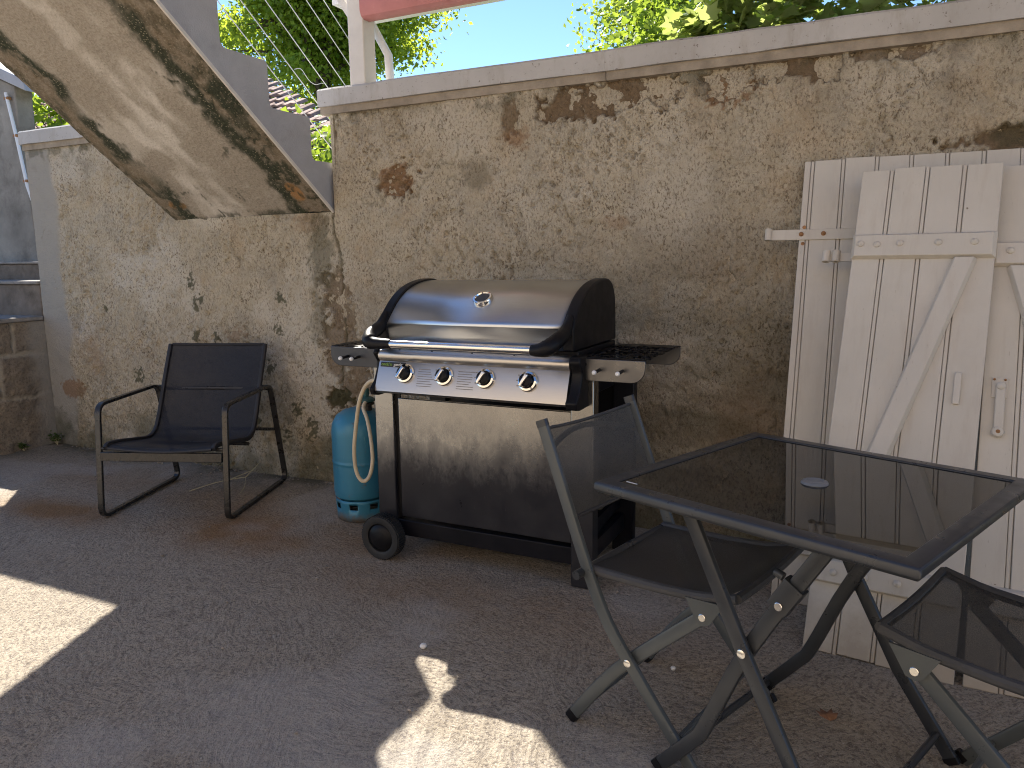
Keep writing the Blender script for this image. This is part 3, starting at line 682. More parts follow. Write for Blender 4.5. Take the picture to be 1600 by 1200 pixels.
def tree(name, label, base, crown_c, rad, nclus, per, cs, size, mat, trunk_r, shape='quad', limbs=9, ub=.0):
    base = Vector(base); t = Thing(name, label, 'tree', base)
    cc = np.array(crown_c); rd = np.array(rad); P = []; N = []; cl = []
    while len(cl) < nclus:
        q = RNG.normal(size=3); q /= np.linalg.norm(q); rr = RNG.uniform(.25, 1) ** .5
        q = q * rr * (0.78 + .34 * math.sin(3 * q[0] + 5 * q[2] + 2 * q[1]))
        c = cc + q * rd
        cl.append(c)
    cl = np.array(cl)
    for c in cl:
        k = int(per * RNG.uniform(.6, 1.4)); s = cs * RNG.uniform(.7, 1.35)
        p = c + np.clip(RNG.normal(size=(k, 3)), -1.7, 1.7) * np.array([s, s, s * .62]); P.append(p)
        N.append(RNG.normal(size=(k, 3)) * .75 + np.array([0, 0, .75]) + (p - cc) / rd * .4)
    P = np.vstack(P) - np.array(base); N = np.vstack(N)
    leaves('crown', P, N, size, mat, shape, t.o)
    mb = MB(); top = Vector(cc) + Vector((0, 0, rd[2] * .3)); mid = base.lerp(top, .5) + Vector((.1, 0, 0)) * trunk_r * 6
    mb.taper([base, base.lerp(mid, .5), mid, mid.lerp(top, .5), top], [trunk_r, trunk_r * .8, trunk_r * .62, trunk_r * .4, trunk_r * .12])
    for i in RNG.choice(len(cl), min(limbs, len(cl)), replace=False):
        e = Vector(cl[i]); s0 = base.lerp(top, RNG.uniform(.45, .8)); m1 = s0.lerp(e, .5) + Vector((0, 0, .12 * (e - s0).length))
        mb.taper([s0, m1, e], [trunk_r * .35, trunk_r * .2, trunk_r * .05], 6)
    t.part('trunk', mb, M_BARK)
    return t
tree('maple_tree', 'large leafy green tree rising behind the staircase cables and the cream post', (-19.2, 20., 1.5), (-18.9, 20., 10.2), (4.3, 3.6, 3.9), 150, 300, .55, .19, M_LEAF_A, .28, limbs=50)
tree('young_tree', 'small light yellow green tree beyond the coping, left of the ivy hedge', (-2.7, 6., 1.5), (-2.62, 6., 4.35), (.72, .7, .95), 60, 200, .19, .062, M_LEAF_B, .07, limbs=26)

def hedge():
    t = Thing('ivy_hedge', 'dense ivy hedge with broad grey green leaves leaning over the white coping at right', 'hedge', (.3, .75, 1.5))
    P = []; N = []
    n = 6500
    x = RNG.uniform(-.98, 2.0, n); y = RNG.uniform(.36, 1.3, n); top = 2.32 + .6 * sstep(-1.0, .0, x) + .25 * (vnoise(x * 3, y * 3, 5) - .5)
    front = RNG.random(n) < .55
    y = np.where(front, .44 + .12 * RNG.random(n) + .12 * vnoise(x * 4, x * 0, 9) + .10 * sstep(-.6, -1.2, x), y)
    y = np.where(front & (RNG.random(n) < .5), y - .10 * RNG.random(n), y)
    z = np.where(front, 1.8 + (top - 1.8) * RNG.random(n), top - .22 * RNG.random(n) ** 2)
    pts = np.stack([x, y, z], -1) - np.array([.3, .75, 1.5])
    nr = RNG.normal(size=(n, 3)) * .5 + np.where(front[:, None], np.array([0, -.45, .95]), np.array([0, -.1, 1.]))
    leaves('foliage', pts, nr, .085, M_LEAF_IVY, 'lobed', t.o, .45)
    mb = MB()
    for i in range(60):
        x0 = random.uniform(-1.1, 1.9); p = Vector((x0, random.uniform(.5, .9), 1.5)); path = [p]
        for k in range(5): p = p + Vector((random.uniform(-.08, .08), random.uniform(-.05, .04), .13)); path.append(p)
        mb.taper(path, [.012, .011, .009, .008, .006, .004], 5)
    t.part('stems', mb, M_BARK)
    v = Thing('yellow_shrub', 'bright yellow green shrub just behind the coping, left of the ivy hedge', 'shrub', (-1.35, 1.5, 1.5))
    n = 2600
    p = RNG.normal(size=(n, 3)) * np.array([.16, .18, .26]) + np.array([-1.30, 1.5, 2.34]); p = p[p[:, 2] > 1.6]
    leaves('foliage', p - np.array([-1.35, 1.5, 1.5]), RNG.normal(size=(len(p), 3)) * .7 + np.array([0, -.3, .8]), .042, M_LEAF_V, 'lobed', v.o)
    mb = MB()
    for i in range(14):
        e = Vector((random.uniform(-1.5, -1.1), 1.5 + random.uniform(-.12, .12), random.uniform(1.9, 2.3))); mb.taper([(-1.35, 1.5, 1.5), Vector((-1.35, 1.5, 1.5)).lerp(e, .5), e], [.012, .008, .003], 5)
    v.part('stems', mb, M_BARK)
hedge()
def small_plant(name, label, base, c, sd, n, size, mat, shape, stems):
    t = Thing(name, label, 'plant', base)
    p = RNG.normal(size=(n, 3)) * np.array(sd) + np.array(c); p = p[p[:, 2] > base[2]]
    leaves('foliage', p - np.array(base), RNG.normal(size=(len(p), 3)) * .6 + np.array([0, -.6, .7]), size, mat, shape, t.o, .4)
    mb = MB()
    for i in range(stems):
        e = Vector(c) + Vector((random.gauss(0, sd[0]), random.gauss(0, sd[1]), random.gauss(0, sd[2])))
        mb.taper([base, Vector(base).lerp(e, .5) + Vector((.02, 0, .03)), e], [.01, .007, .002], 5)
    t.part('stems', mb, M_BARK)
small_plant('vine_plant', 'sunlit yellow green vine leaves above the coping at far left, under the staircase', (-7.0, 1.9, 1.5), (-7.45, 1.9, 2.72), (.45, .2, .26), 520, .10, M_LEAF_V, 'lobed', 12)
small_plant('garden_bush', 'sunlit green bush seen in the gap between staircase and rendered wall', (-6.0, 4.0, 1.5), (-6.0, 4.0, 2.35), (.55, .4, .20), 1500, .10, M_LEAF_V, 'quad', 16)

def far_house():
    t = Thing('tiled_house', 'distant house with a weathered clay tile roof seen behind the staircase steps', 'house', (-16, 9, 1.5))
    # roof plane rising away, hip edge falling to the right; canal tiles as stepped corrugated courses
    O = np.array([-25., 7.3, 3.1]); U = np.array([1., 0, 0]); Vv = np.array([0, 1., .62]) / math.hypot(1, .62); Nn = np.array([0, -.62, 1.]) / math.hypot(1, .62)
    cw = .23; cl = .36; nc = 72; nr = 15; vs = []; fs = []; RR = np.random.default_rng(3)
    for r in range(nr):
        for c in range(nc):
            u0 = c * cw
            if O[0] + u0 > -8.15 - r * .36 * 1.27: continue
            dz = RR.uniform(-.012, .012); du = RR.uniform(-.015, .015); o = len(vs)
            for v, lift in ((r * cl - .03, .06), (r * cl + cl, .0)):
                for q in range(5):
                    g = math.pi * q / 4
                    vs.append(O + U * (u0 + du + cw * .5 - cw * .5 * math.cos(g)) + Vv * v + Nn * (lift + dz + .075 * math.sin(g)))
                for q in range(5):
                    g = math.pi * q / 4
                    vs.append(O + U * (u0 + du + cw * .5 - cw * .42 * math.cos(g)) + Vv * v + Nn * (lift + dz - .02 + .055 * math.sin(g)))
            for q in range(4): fs += [(o + q, o + q + 1, o + 10 + q + 1, o + 10 + q), (o + q, o + 5 + q, o + 5 + q + 1, o + q + 1)]
    mb = MB().add(vs, fs); 
    def onroof(u, v): return O + U * u + Vv * v - Nn * .012
    mb.add([onroof(0, 0), onroof(16.7, 0), onroof(9.8, 5.4), onroof(0, 5.4)], [(0, 1, 2, 3)])
    mb.add([onroof(16.7, 0), onroof(9.8, 5.4), onroof(9.8, 5.4) + np.array([.3, 4, -2.5]), onroof(16.7, 0) + np.array([0, 8, 0])], [(0, 1, 2, 3)])
    t.part('roof', mb, M_TILE)
    t.part('wall', MB().lohi((-24.5, 7.7, 1.5), (-9.2, 12, 3.15)), M_HOUSEW)
far_house()

# ------------------------------------------------------------------ barbecue
def barbecue():
    BX = -1.38
    t = Thing('barbecue', 'stainless steel four burner gas barbecue on a dark wheeled cart against the rendered wall', 'barbecue', (BX, -.5, 0))
    # cart
    legs = [(-1.855, -.715, .105), (-.993, -.715, 0.0), (-1.855, -.30, .105), (-.972, -.30, 0.0)]
    for i, (x, y, zb) in enumerate(legs):
        w = .088
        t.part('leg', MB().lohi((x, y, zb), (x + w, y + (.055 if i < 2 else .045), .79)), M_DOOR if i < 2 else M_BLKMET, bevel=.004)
    t.part('foot_rail', MB().lohi((-1.77, -.712, .085), (-.99, -.66, .152)), M_BLKMET, bevel=.003)
    t.part('foot_rail', MB().lohi((-1.77, -.30, .085), (-.97, -.262, .152)), M_BLKMET, bevel=.003)
    for x in (-1.83, -.95): t.part('side_rail', MB().lohi((x, -.665, .095), (x + .03, -.295, .165)), M_BLKMET, bevel=.003)
    t.part('side_rail', MB().prism([(-.665, .225), (-.665, .145), (-.5, .175), (-.3, .19), (-.3, .235)], -.957, -.94, 0), M_BLKMET)
    t.part('bottom_shelf', MB().lohi((-1.80, -.66, .10), (-.96, -.30, .115)), M_BLKMET)
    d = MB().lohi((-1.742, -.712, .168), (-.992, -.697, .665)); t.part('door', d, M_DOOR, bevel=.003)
    t.part('door_gap', MB().lohi((-1.768, -.697, .155), (-1.742, -.69, .70)), M_BLACK)
    t.part('drip_tray', MB().lohi((-1.735, -.66, .672), (-1.0, -.40, .70)), M_STEELV)
    t.part('back_panel', MB().lohi((-1.78, -.275, .3), (-.97, -.265, .80)), M_BLKMET)
    # firebox
    t.part('firebox', MB().lohi((-1.79, -.70, .70), (-.968, -.29, .884)), M_BLKMET, bevel=.004)
    # control panel
    pr = [(-.70, .869), (-.752, .873), (-.782, .868), (-.793, .852), (-.789, .836), (-.780, .824), (-.7835, .818), (-.818, .726), (-.822, .712), (-.812, .702), (-.79, .699), (-.70, .70)]
    cp = MB(); n = len(pr); xs = (-1.772, -.968)
    cp.add([(x, y, z) for x in xs for y, z in pr], [(i, (i + 1) % n, n + (i + 1) % n, n + i) for i in range(n)], True)
    cp.f += [tuple(range(n))[::-1], tuple(range(n, 2 * n))]; cp.sm += [False, False]
    pan = t.part('control_panel', cp, M_STEELV, ang=50)
    cappoly = [(-.70, .872), (-.79, .876), (-.802, .856), (-.775, .82), (-.778, .80), (-.80, .75), (-.835, .72), (-.826, .695), (-.79, .688), (-.70, .69)]
    t.part('panel_end_cap', MB().prism(cappoly, -.9675, -.925, 0), M_BLACK, bevel=.006)
    t.part('panel_end_cap', MB().prism(cappoly, -1.79, -1.7725, 0), M_BLACK, bevel=.004)
    nrm = Vector((0, -.935, .355)).normalized()      # front face normal (outward, up)
    def onpan(x, f): # f 0 bottom..1 top of sloping face
        return Vector((x, -.818 + f * .0345, .726 + f * .092))
    for x in (-1.640, -1.466, -1.292, -1.121):
        c = onpan(x, .60)
        k = t.part('knob', MB().lathe([(.0, .034), (.018, .034), (.024, .030), (.0255, .012), (.0255, .002)], c, nrm, 28), M_BLACK)
        z = MB().lathe([(.026, .0), (.0375, .0), (.0385, .005), (.035, .011), (.028, .013), (.026, .008)], c, nrm, 32)
        t.part('bezel', z, M_CHROME, parent=k)
        a = nrm.cross(Vector((1, 0, 0))).normalized(); ux = (Vector((.5, 0, 0)) + a * -.86 * (1 if a.z < 0 else -1)).normalized()
        ux = (Vector((-.42, 0, 0)) + Vector((0, 0, 0)) - a * (.9 if a.z > 0 else -.9)).normalized(); vy = nrm.cross(ux)
        Mx = Matrix((ux, vy, nrm)).transposed()
        t.part('grip', MB().box(c + nrm * .034 + ux * .004 + vy * .0, (.050, .014, .026), Mx), M_CHROME, parent=k, bevel=.004)
        pm = MB()
        for q in range(3): pm.box(onpan(x - .040 - .004 * (q == 1), .42 + q * .2) + nrm * .001, (.006, .0012, .0035))
        t.part('dial_marks', pm, M_PRINT, parent=pan)
    for x in (-1.70, -1.553, -1.379, -1.206): t.part('screw', MB().disc((x + .02, -.775, .8695), (0, -.35, .93), .0035, .0015, 10), M_BLACK)
    for x0 in (-1.585, -1.41):
        pm = MB()
        for q in range(8):
            w = random.uniform(.05, .075); f = .15 + q * .095; pm.box(onpan(x0 + w / 2, f) + nrm * .0008, (w, .001, .0022))
        t.part('printed_notes', pm, M_PRINT, parent=pan)
    # badge with lettering
    c0 = onpan(-1.705, .93) + nrm * .0012; up = Vector((0, .355, .935)).normalized(); 
    Mb = Matrix((Vector((1, 0, 0)), -up.cross(Vector((1, 0, 0))) * -1, up)).transposed()
    bd = t.part('badge', MB().box(c0, (.115, .002, .019), Matrix((Vector((1, 0, 0)), -nrm, up)).transposed()), M_LOGO, parent=pan)
    def text(body, x, mat):
        cu = bpy.data.curves.new('lettering', 'FONT'); cu.body = body; cu.size = .0175; cu.extrude = .0003
        ob = bpy.data.objects.new('lettering', cu); COL.objects.link(ob)
        dg = bpy.context.evaluated_depsgraph_get(); me = bpy.data.meshes.new_from_object(ob.evaluated_get(dg))
        bpy.data.objects.remove(ob); R4 = Matrix((Vector((1, 0, 0)), up, nrm)).transposed().to_4x4()
        me.transform(t.inv @ Matrix.Translation(c0 + nrm * .0016 + Vector((x, 0, 0)) - up * .005) @ R4)
        me.materials.clear(); me.materials.append(mat.m); o2 = bpy.data.objects.new('lettering', me); COL.objects.link(o2); o2.parent = bd
        return o2
    text("cook'in", -.054, M_LGREEN); text("garden", .004, M_LWHITE)
    # lid
    P = [(-.738, .888), (-.743, .925), (-.748, .966), (-.7495, .968), (-.734, .985), (-.708, 1.012), (-.676, 1.042), (-.636, 1.071), (-.588, 1.095), (-.53, 1.113), (-.46, 1.125), (-.40, 1.127), (-.355, 1.117), (-.32, 1.085), (-.302, 1.03), (-.296, .888)]
    # smooth the arc (Catmull-Rom) between 4 and the end
    def smooth(pp, m=4):
        out = []
        for i in range(len(pp) - 1):
            p0, p1, p2, p3 = pp[max(i - 1, 0)], pp[i], pp[i + 1], pp[min(i + 2, len(pp) - 1)]
            for k in range(m):
                s = k / m
                out.append(tuple(.5 * ((2 * b) + (-a + c) * s + (2 * a - 5 * b + 4 * c - d) * s * s + (-a + 3 * b - 3 * c + d) * s ** 3) for a, b, c, d in zip(p0, p1, p2, p3)))
        return out + [pp[-1]]
    prof = P[:4] + smooth(P[4:])
    n = len(prof); L = MB(); x0, x1 = -1.754, -1.011; seg = 2
    L.add([(x, y, z) for x in (x0, x1) for y, z in prof], [(i, i + 1, n + i + 1, n + i) for i in range(n - 1)], True)
    lid = t.part('lid', L, M_STEEL, ang=12)
    lid.modifiers.new('s', 'SOLIDIFY').thickness = .004
    def off(pp, d):
        out = []
        for i, p in enumerate(pp):
            a = pp[max(i - 1, 0)]; b = pp[min(i + 1, len(pp) - 1)]; tx, tz = b[0] - a[0], b[1] - a[1]; l = math.hypot(tx, tz)
            out.append((p[0] - tz / l * d, p[1] + tx / l * d))
        return out
    cp2 = off([P[0], P[1], P[2]] + smooth(P[4:]), .007)
    for a, b in ((-1.012, -.966), (-1.797, -1.753)):
        e = t.part('lid_end', MB().prism(cp2, a, b, 0), M_BLACK, parent=lid, bevel=.007, seg=3)
    # arms swooping to the handle bar
    for s, xa in ((1, -.989), (-1, -1.775)):
        path = [(xa, -.722, 1.01), (xa - s * .002, -.768, .958), (xa - s * .008, -.838, .932), (xa - s * .028, -.872, .912), (xa - s * .055, -.880, .9055), (-1.069 if s > 0 else -1.649, -.880, .905)]
        pth = smooth(path, 5); mb = MB(); N = 12; rr = np.interp(np.linspace(0, 1, len(pth)), [0, .25, .6, .8, 1], [.012, .026, .030, .023, .0185])
        mb.taper(pth, list(rr), N); mb.f.append(tuple(range(len(mb.v) - N, len(mb.v)))); mb.sm.append(False)
        t.part('handle_arm', mb, M_BLACK, parent=lid)
    t.part('handle', MB().lathe([(0, 0), (.0145, 0), (.0145, .588), (0, .588)], (-1.653, -.880, .905), (1, 0, 0), 20), M_CHROME, parent=lid)
    # thermometer
    ty, tz = -.655, 1.0575; tn = Vector((0, -.58, .81)).normalized(); c = Vector((-1.372, ty, tz))
    g = t.part('thermometer', MB().lathe([(.0, .012), (.027, .012), (.030, .018), (.036, .017), (.040, .008), (.041, -.004)], c, tn, 36), M_CHROME, parent=lid)
    t.part('dial', MB().disc(c + tn * .0122, tn, .0268, .001, 28), M_GREYMET, parent=g)
    # side shelves
    def shelf(xin, xout, right):
        s = 1 if right else -1
        rad = .05; fx = [(xin, .866), (xout, .866)]
        for q in range(7):
            g = math.pi / 2 * q / 6; fx.append((xout - s * (rad - rad * math.cos(g)) , .838 - .002 - .048 * math.sin(g)))
        fx += [(xin, .788)]
        m = M_SHELFPL if right else M_GREYMET
        sh = None
        # perforated top
        mb = MB(); nx, ny = 22, 46
        xs = np.linspace(xin, xout, nx + 1); ys = np.linspace(-.735, -.255, ny + 1)
        for i in range(nx):
            for j in range(ny):
                slot = (3 <= j <= 36) and (j % 3 != 0) and (3 <= i <= 19) and ((i - 3) % 6 not in (0,)) and right
                if slot: continue
                mb.add([(xs[i], ys[j], .8665), (xs[i + 1], ys[j], .8665), (xs[i + 1], ys[j + 1], .8665), (xs[i], ys[j + 1], .8665)], [(0, 1, 2, 3)])
        me = t.part('side_shelf', mb, M_BLKMET, label='perforated right side shelf' if right else None)
        w = me.modifiers.new('w', 'WELD'); so = me.modifiers.new('s', 'SOLIDIFY'); so.thickness = .004
        t.part('front_plate', MB().prism(fx, -.742, -.7355, 1), m, parent=me, bevel=.002)
        t.part('rear_plate', MB().prism(fx, -.2545, -.249, 1), m, parent=me, bevel=.002)
        for hx in ((-.874, -.791) if right else (-1.956, -1.901)):
            hk = MB().tube([(hx, -.742, .829), (hx, -.775, .827), (hx - .002, -.79, .826)], .0058, 8, ref=(1, 0, 0))
            ho = t.part('hook', hk, M_BLACK, parent=me)
            t.part('hook', MB().lathe([(0, 0), (.0075, .002), (.0085, .007), (.006, .013), (0, .015)], (hx - .002, -.785, .8262), (0, -1, -.05), 12), M_WHITETIP, parent=me, label='white tipped hook end') if False else None
            tip = MB().lathe([(0, 0), (.0075, .002), (.0085, .007), (.006, .013), (0, .015)], (hx - .002, -.785, .8262), (0, -1, -.05), 12)
            # tip joined to the hook as its own small mesh one level up
            t.part('hook_tip', tip, M_WHITETIP, parent=me)
        if right:
            for (sx, sz) in ((-.955, .848), (-.925, .846), (-.942, .818)):
                t.part('screw', MB().disc((sx, -.742, sz), (0, -1, 0), .0055, .002, 10), M_BLACK, parent=me)
    shelf(-.966, -.712, True); shelf(-1.80, -2.046, False)
    # wheels
    for y0 in (-.805, -.30):
        c = Vector((-1.795, y0, .094)); wn = t.part('wheel', MB().lathe([(.0, .012), (.058, .012), (.060, .004), (.070, .0), (.088, .002), (.0905, .010), (.0905, .052), (.085, .056), (0, .056)], c, (0, 1, 0), 48), M_RUBBER)
        tr = MB()
        for q in range(54):
            g = 2 * math.pi * q / 54; p = c + Vector((math.cos(g) * .0905, .030, math.sin(g) * .0905))
            tr.box(p, (.006, .046, .006), Matrix.Rotation(-g, 4, 'Y'))
        t.part('tread', tr, M_RUBBER, parent=wn)
        t.part('hubcap', MB().lathe([(0, -.006), (.030, -.004), (.052, .003), (.0575, .010)], c, (0, 1, 0), 40), M_BLACK, parent=wn)
    t.part('axle', MB().tube([(-1.795, -.76, .094), (-1.795, -.28, .094)], .008, 8), M_BLKMET)
barbecue()

# ------------------------------------------------------------------ gas bottle and hose
def bottle():
    cx, cy = -2.205, -.372
    t = Thing('gas_bottle', 'blue steel gas bottle standing on the ground left of the barbecue', 'gas bottle', (cx, cy, 0))
    b = MB().lathe([(.0, .09), (.10, .09), (.128, .115), (.132, .14), (.132, .15), (.132, .266), (.132, .272), (.1338, .276), (.1338, .284), (.132, .288), (.132, .294), (.132, .41), (.132, .42), (.127, .46), (.108, .495), (.075, .518), (.04, .528), (0, .530)], (cx, cy, 0), n=56)
    t.part('body', b, M_BLUE)
    ring = MB(); n = 96; zs = [.004, .03, .062, .088, .104]; 
    vs = []
    for z in zs:
        r = {.004: .122, .03: .1225, .062: .124, .088: .126, .104: .127}[z]
        for q in range(n): g = 2 * math.pi * q / n; vs.append((cx + r * math.cos(g), cy + r * math.sin(g), z))
    fs = []
    for i in range(4):
        for q in range(n):
            if i == 2 and (q % 12) in (2, 3, 4, 5, 6): continue
            fs.append((i * n + q, i * n + (q + 1) % n, (i + 1) * n + (q + 1) % n, (i + 1) * n + q))
    ring.add(vs, fs, True); o = t.part('foot_ring', ring, M_BLUE); so = o.modifiers.new('s', 'SOLIDIFY'); so.thickness = .003
    t.part('valve', MB().lathe([(0, .52), (.022, .52), (.022, .545), (.034, .548), (.034, .556), (.014, .56), (.014, .585), (0, .585)], (cx + .05, cy, 0), n=20), M_BRASS)
    t.part('regulator', MB().lathe([(0, .560), (.030, .560), (.042, .566), (.042, .574), (.03, .582), (.012, .588), (.016, .60), (.014, .625), (0, .628)], (cx + .05, cy - .005, 0), n=24), M_TEAL)
bottle()
def catmull(pp, m=8):
    out = []; pp = [Vector(p) for p in pp]
    for i in range(len(pp) - 1):
        p0, p1, p2, p3 = pp[max(i - 1, 0)], pp[i], pp[i + 1], pp[min(i + 2, len(pp) - 1)]
        for k in range(m):
            s = k / m; out.append(.5 * ((2 * p1) + (-p0 + p2) * s + (2 * p0 - 5 * p1 + 4 * p2 - p3) * s * s + (-p0 + 3 * p1 - 3 * p2 + p3) * s ** 3))
    return out + [pp[-1]]
single('gas_hose', MB().tube(catmull([(-1.80, -.685, .724), (-1.85, -.69, .728), (-1.90, -.68, .717), (-1.945, -.665, .68), (-1.985, -.65, .615), (-2.03, -.62, .507), (-2.062, -.60, .399), (-2.076, -.58, .305), (-2.065, -.57, .253), (-2.043, -.56, .240), (-2.021, -.55, .268), (-2.011, -.54, .332), (-2.029, -.52, .413), (-2.075, -.48, .500), (-2.125, -.44, .545), (-2.140, -.395, .572)]), .0088, 10, ref=(.2, 1, .1)), M_HOSE,
       'cream rubber hose looping from the barbecue in front of the blue gas bottle', 'hose')

# ------------------------------------------------------------------ lounge chair
def lounge():
    a = R(20.5); M = Matrix.Translation((-3.318, -.945, 0)) @ Matrix.Rotation(a, 4, 'Z')
    t = Thing('lounge_chair', 'low black metal armchair with a dark mesh sling seat beside the rendered wall', 'armchair', M=M)
    W = .632     # local x right, y backwards, z up
    def fil(pts, r=.035, m=6):
        out = []; n = len(pts)
        for i in range(n):
            p = Vector(pts[i]); a1 = Vector(pts[i - 1]); b1 = Vector(pts[(i + 1) % n])
            u = (a1 - p).normalized(); v = (b1 - p).normalized(); s = p + u * r; e = p + v * r
            for k in range(m + 1):
                f = k / m; out.append(s.lerp(p, f).lerp(p.lerp(e, f), f))
        return out
    for x in (0, W):
        loop = fil([(x, -.005, .014), (x, .048, .553), (x, .560, .566), (x, .690, .014)], .052, 7)
        # leave out the rear arm corner radius exaggeration by keeping one closed flat bar
        mb = MB(); sec = [(-.014, -.008), (.014, -.008), (.014, .008), (-.014, .008)]
        n = len(loop); vs = []
        for i in range(n):
            tt = (loop[(i + 1) % n] - loop[i - 1]).normalized(); nn = Vector((1, 0, 0)); uu = tt.cross(nn)
            for q, b in sec: vs.append(loop[i] + nn * q + uu * b)
        mb.add(vs, [(i * 4 + q, i * 4 + (q + 1) % 4, ((i + 1) % n) * 4 + (q + 1) % 4, ((i + 1) % n) * 4 + q) for i in range(n) for q in range(4)], True)
        f = t.part('side_frame', mb, M_CHAIRFR, world=False, bevel=.003)
        for y in (.05, .62): t.part('foot_pad', MB().disc((x, y, -.002), (0, 0, 1), .009, .010, 12), M_BLACK, world=False, parent=f)
    t.part('front_rail', MB().box((W / 2, .016, .310), (W - .028, .018, .044)), M_CHAIRFR, world=False, bevel=.003)
    t.part('cross_bar', MB().tube([(.01, .602, .315), (W - .01, .602, .315)], .009, 8), M_CHAIRFR, world=False)
    t.part('cross_bar', MB().tube([(.015, .555, .548), (W - .015, .555, .548)], .010, 8), M_CHAIRFR, world=False)
    t.part('cross_bar', MB().tube([(.03, .33, .30), (W - .03, .33, .30)], .009, 8), M_CHAIRFR, world=False)
    prof = catmull([(0, .005, .352), (0, .03, .366), (0, .12, .358), (0, .25, .336), (0, .36, .322), (0, .425, .345), (0, .465, .40), (0, .51, .49), (0, .565, .61), (0, .615, .71), (0, .648, .775)], 6)
    nx = 24; vs = []; x0, x1 = .048, W - .048; n = len(prof)
    for i in range(nx + 1):
        f = i / nx
        for k, p in enumerate(prof):
            sag = math.sin(math.pi * f); fr = k / n
            vs.append((x0 + (x1 - x0) * f, p.y + .014 * sag * (fr > .4), p.z - .016 * sag * (1 if fr < .5 else .2)))
    fs = [(i * n + k, (i + 1) * n + k, (i + 1) * n + k + 1, i * n + k + 1) for i in range(nx) for k in range(n - 1)]
    sl = t.part('sling', MB().add(vs, fs, True), M_SLING, world=False, smooth=True, ang=80)
    for xa in (x0, x1):
        t.part('sling_rail', MB().bar([(xa, p.y, p.z) for p in prof], .024, .020, ref=(1, 0, 0)), M_HEMB, world=False)
    for idx in (0, n - 1): t.part('hem', MB().tube([(x0 + .01 + (x1 - x0 - .02) * f, prof[idx].y + (.014 if idx else 0) * math.sin(math.pi * f), prof[idx].z - .016 * math.sin(math.pi * f) * (.2 if idx else 1)) for f in np.linspace(0, 1, 13)], .0075, 8), M_HEMB, world=False, parent=sl)
    for xa, b in ((x0, 0), (x1, W)):
        t.part('bracket', MB().tube([(xa, .03, .345), (b, .03, .345)], .009, 8, ref=(0, 1, 0)), M_CHAIRFR, world=False)
        t.part('bracket', MB().tube([(xa, .545, .560), (b, .555, .556)], .009, 8, ref=(0, 1, 0)), M_CHAIRFR, world=False)
M_HEMB = m_simple('black_sling_hem', (.016, .016, .020), .6, var=.2)
lounge()

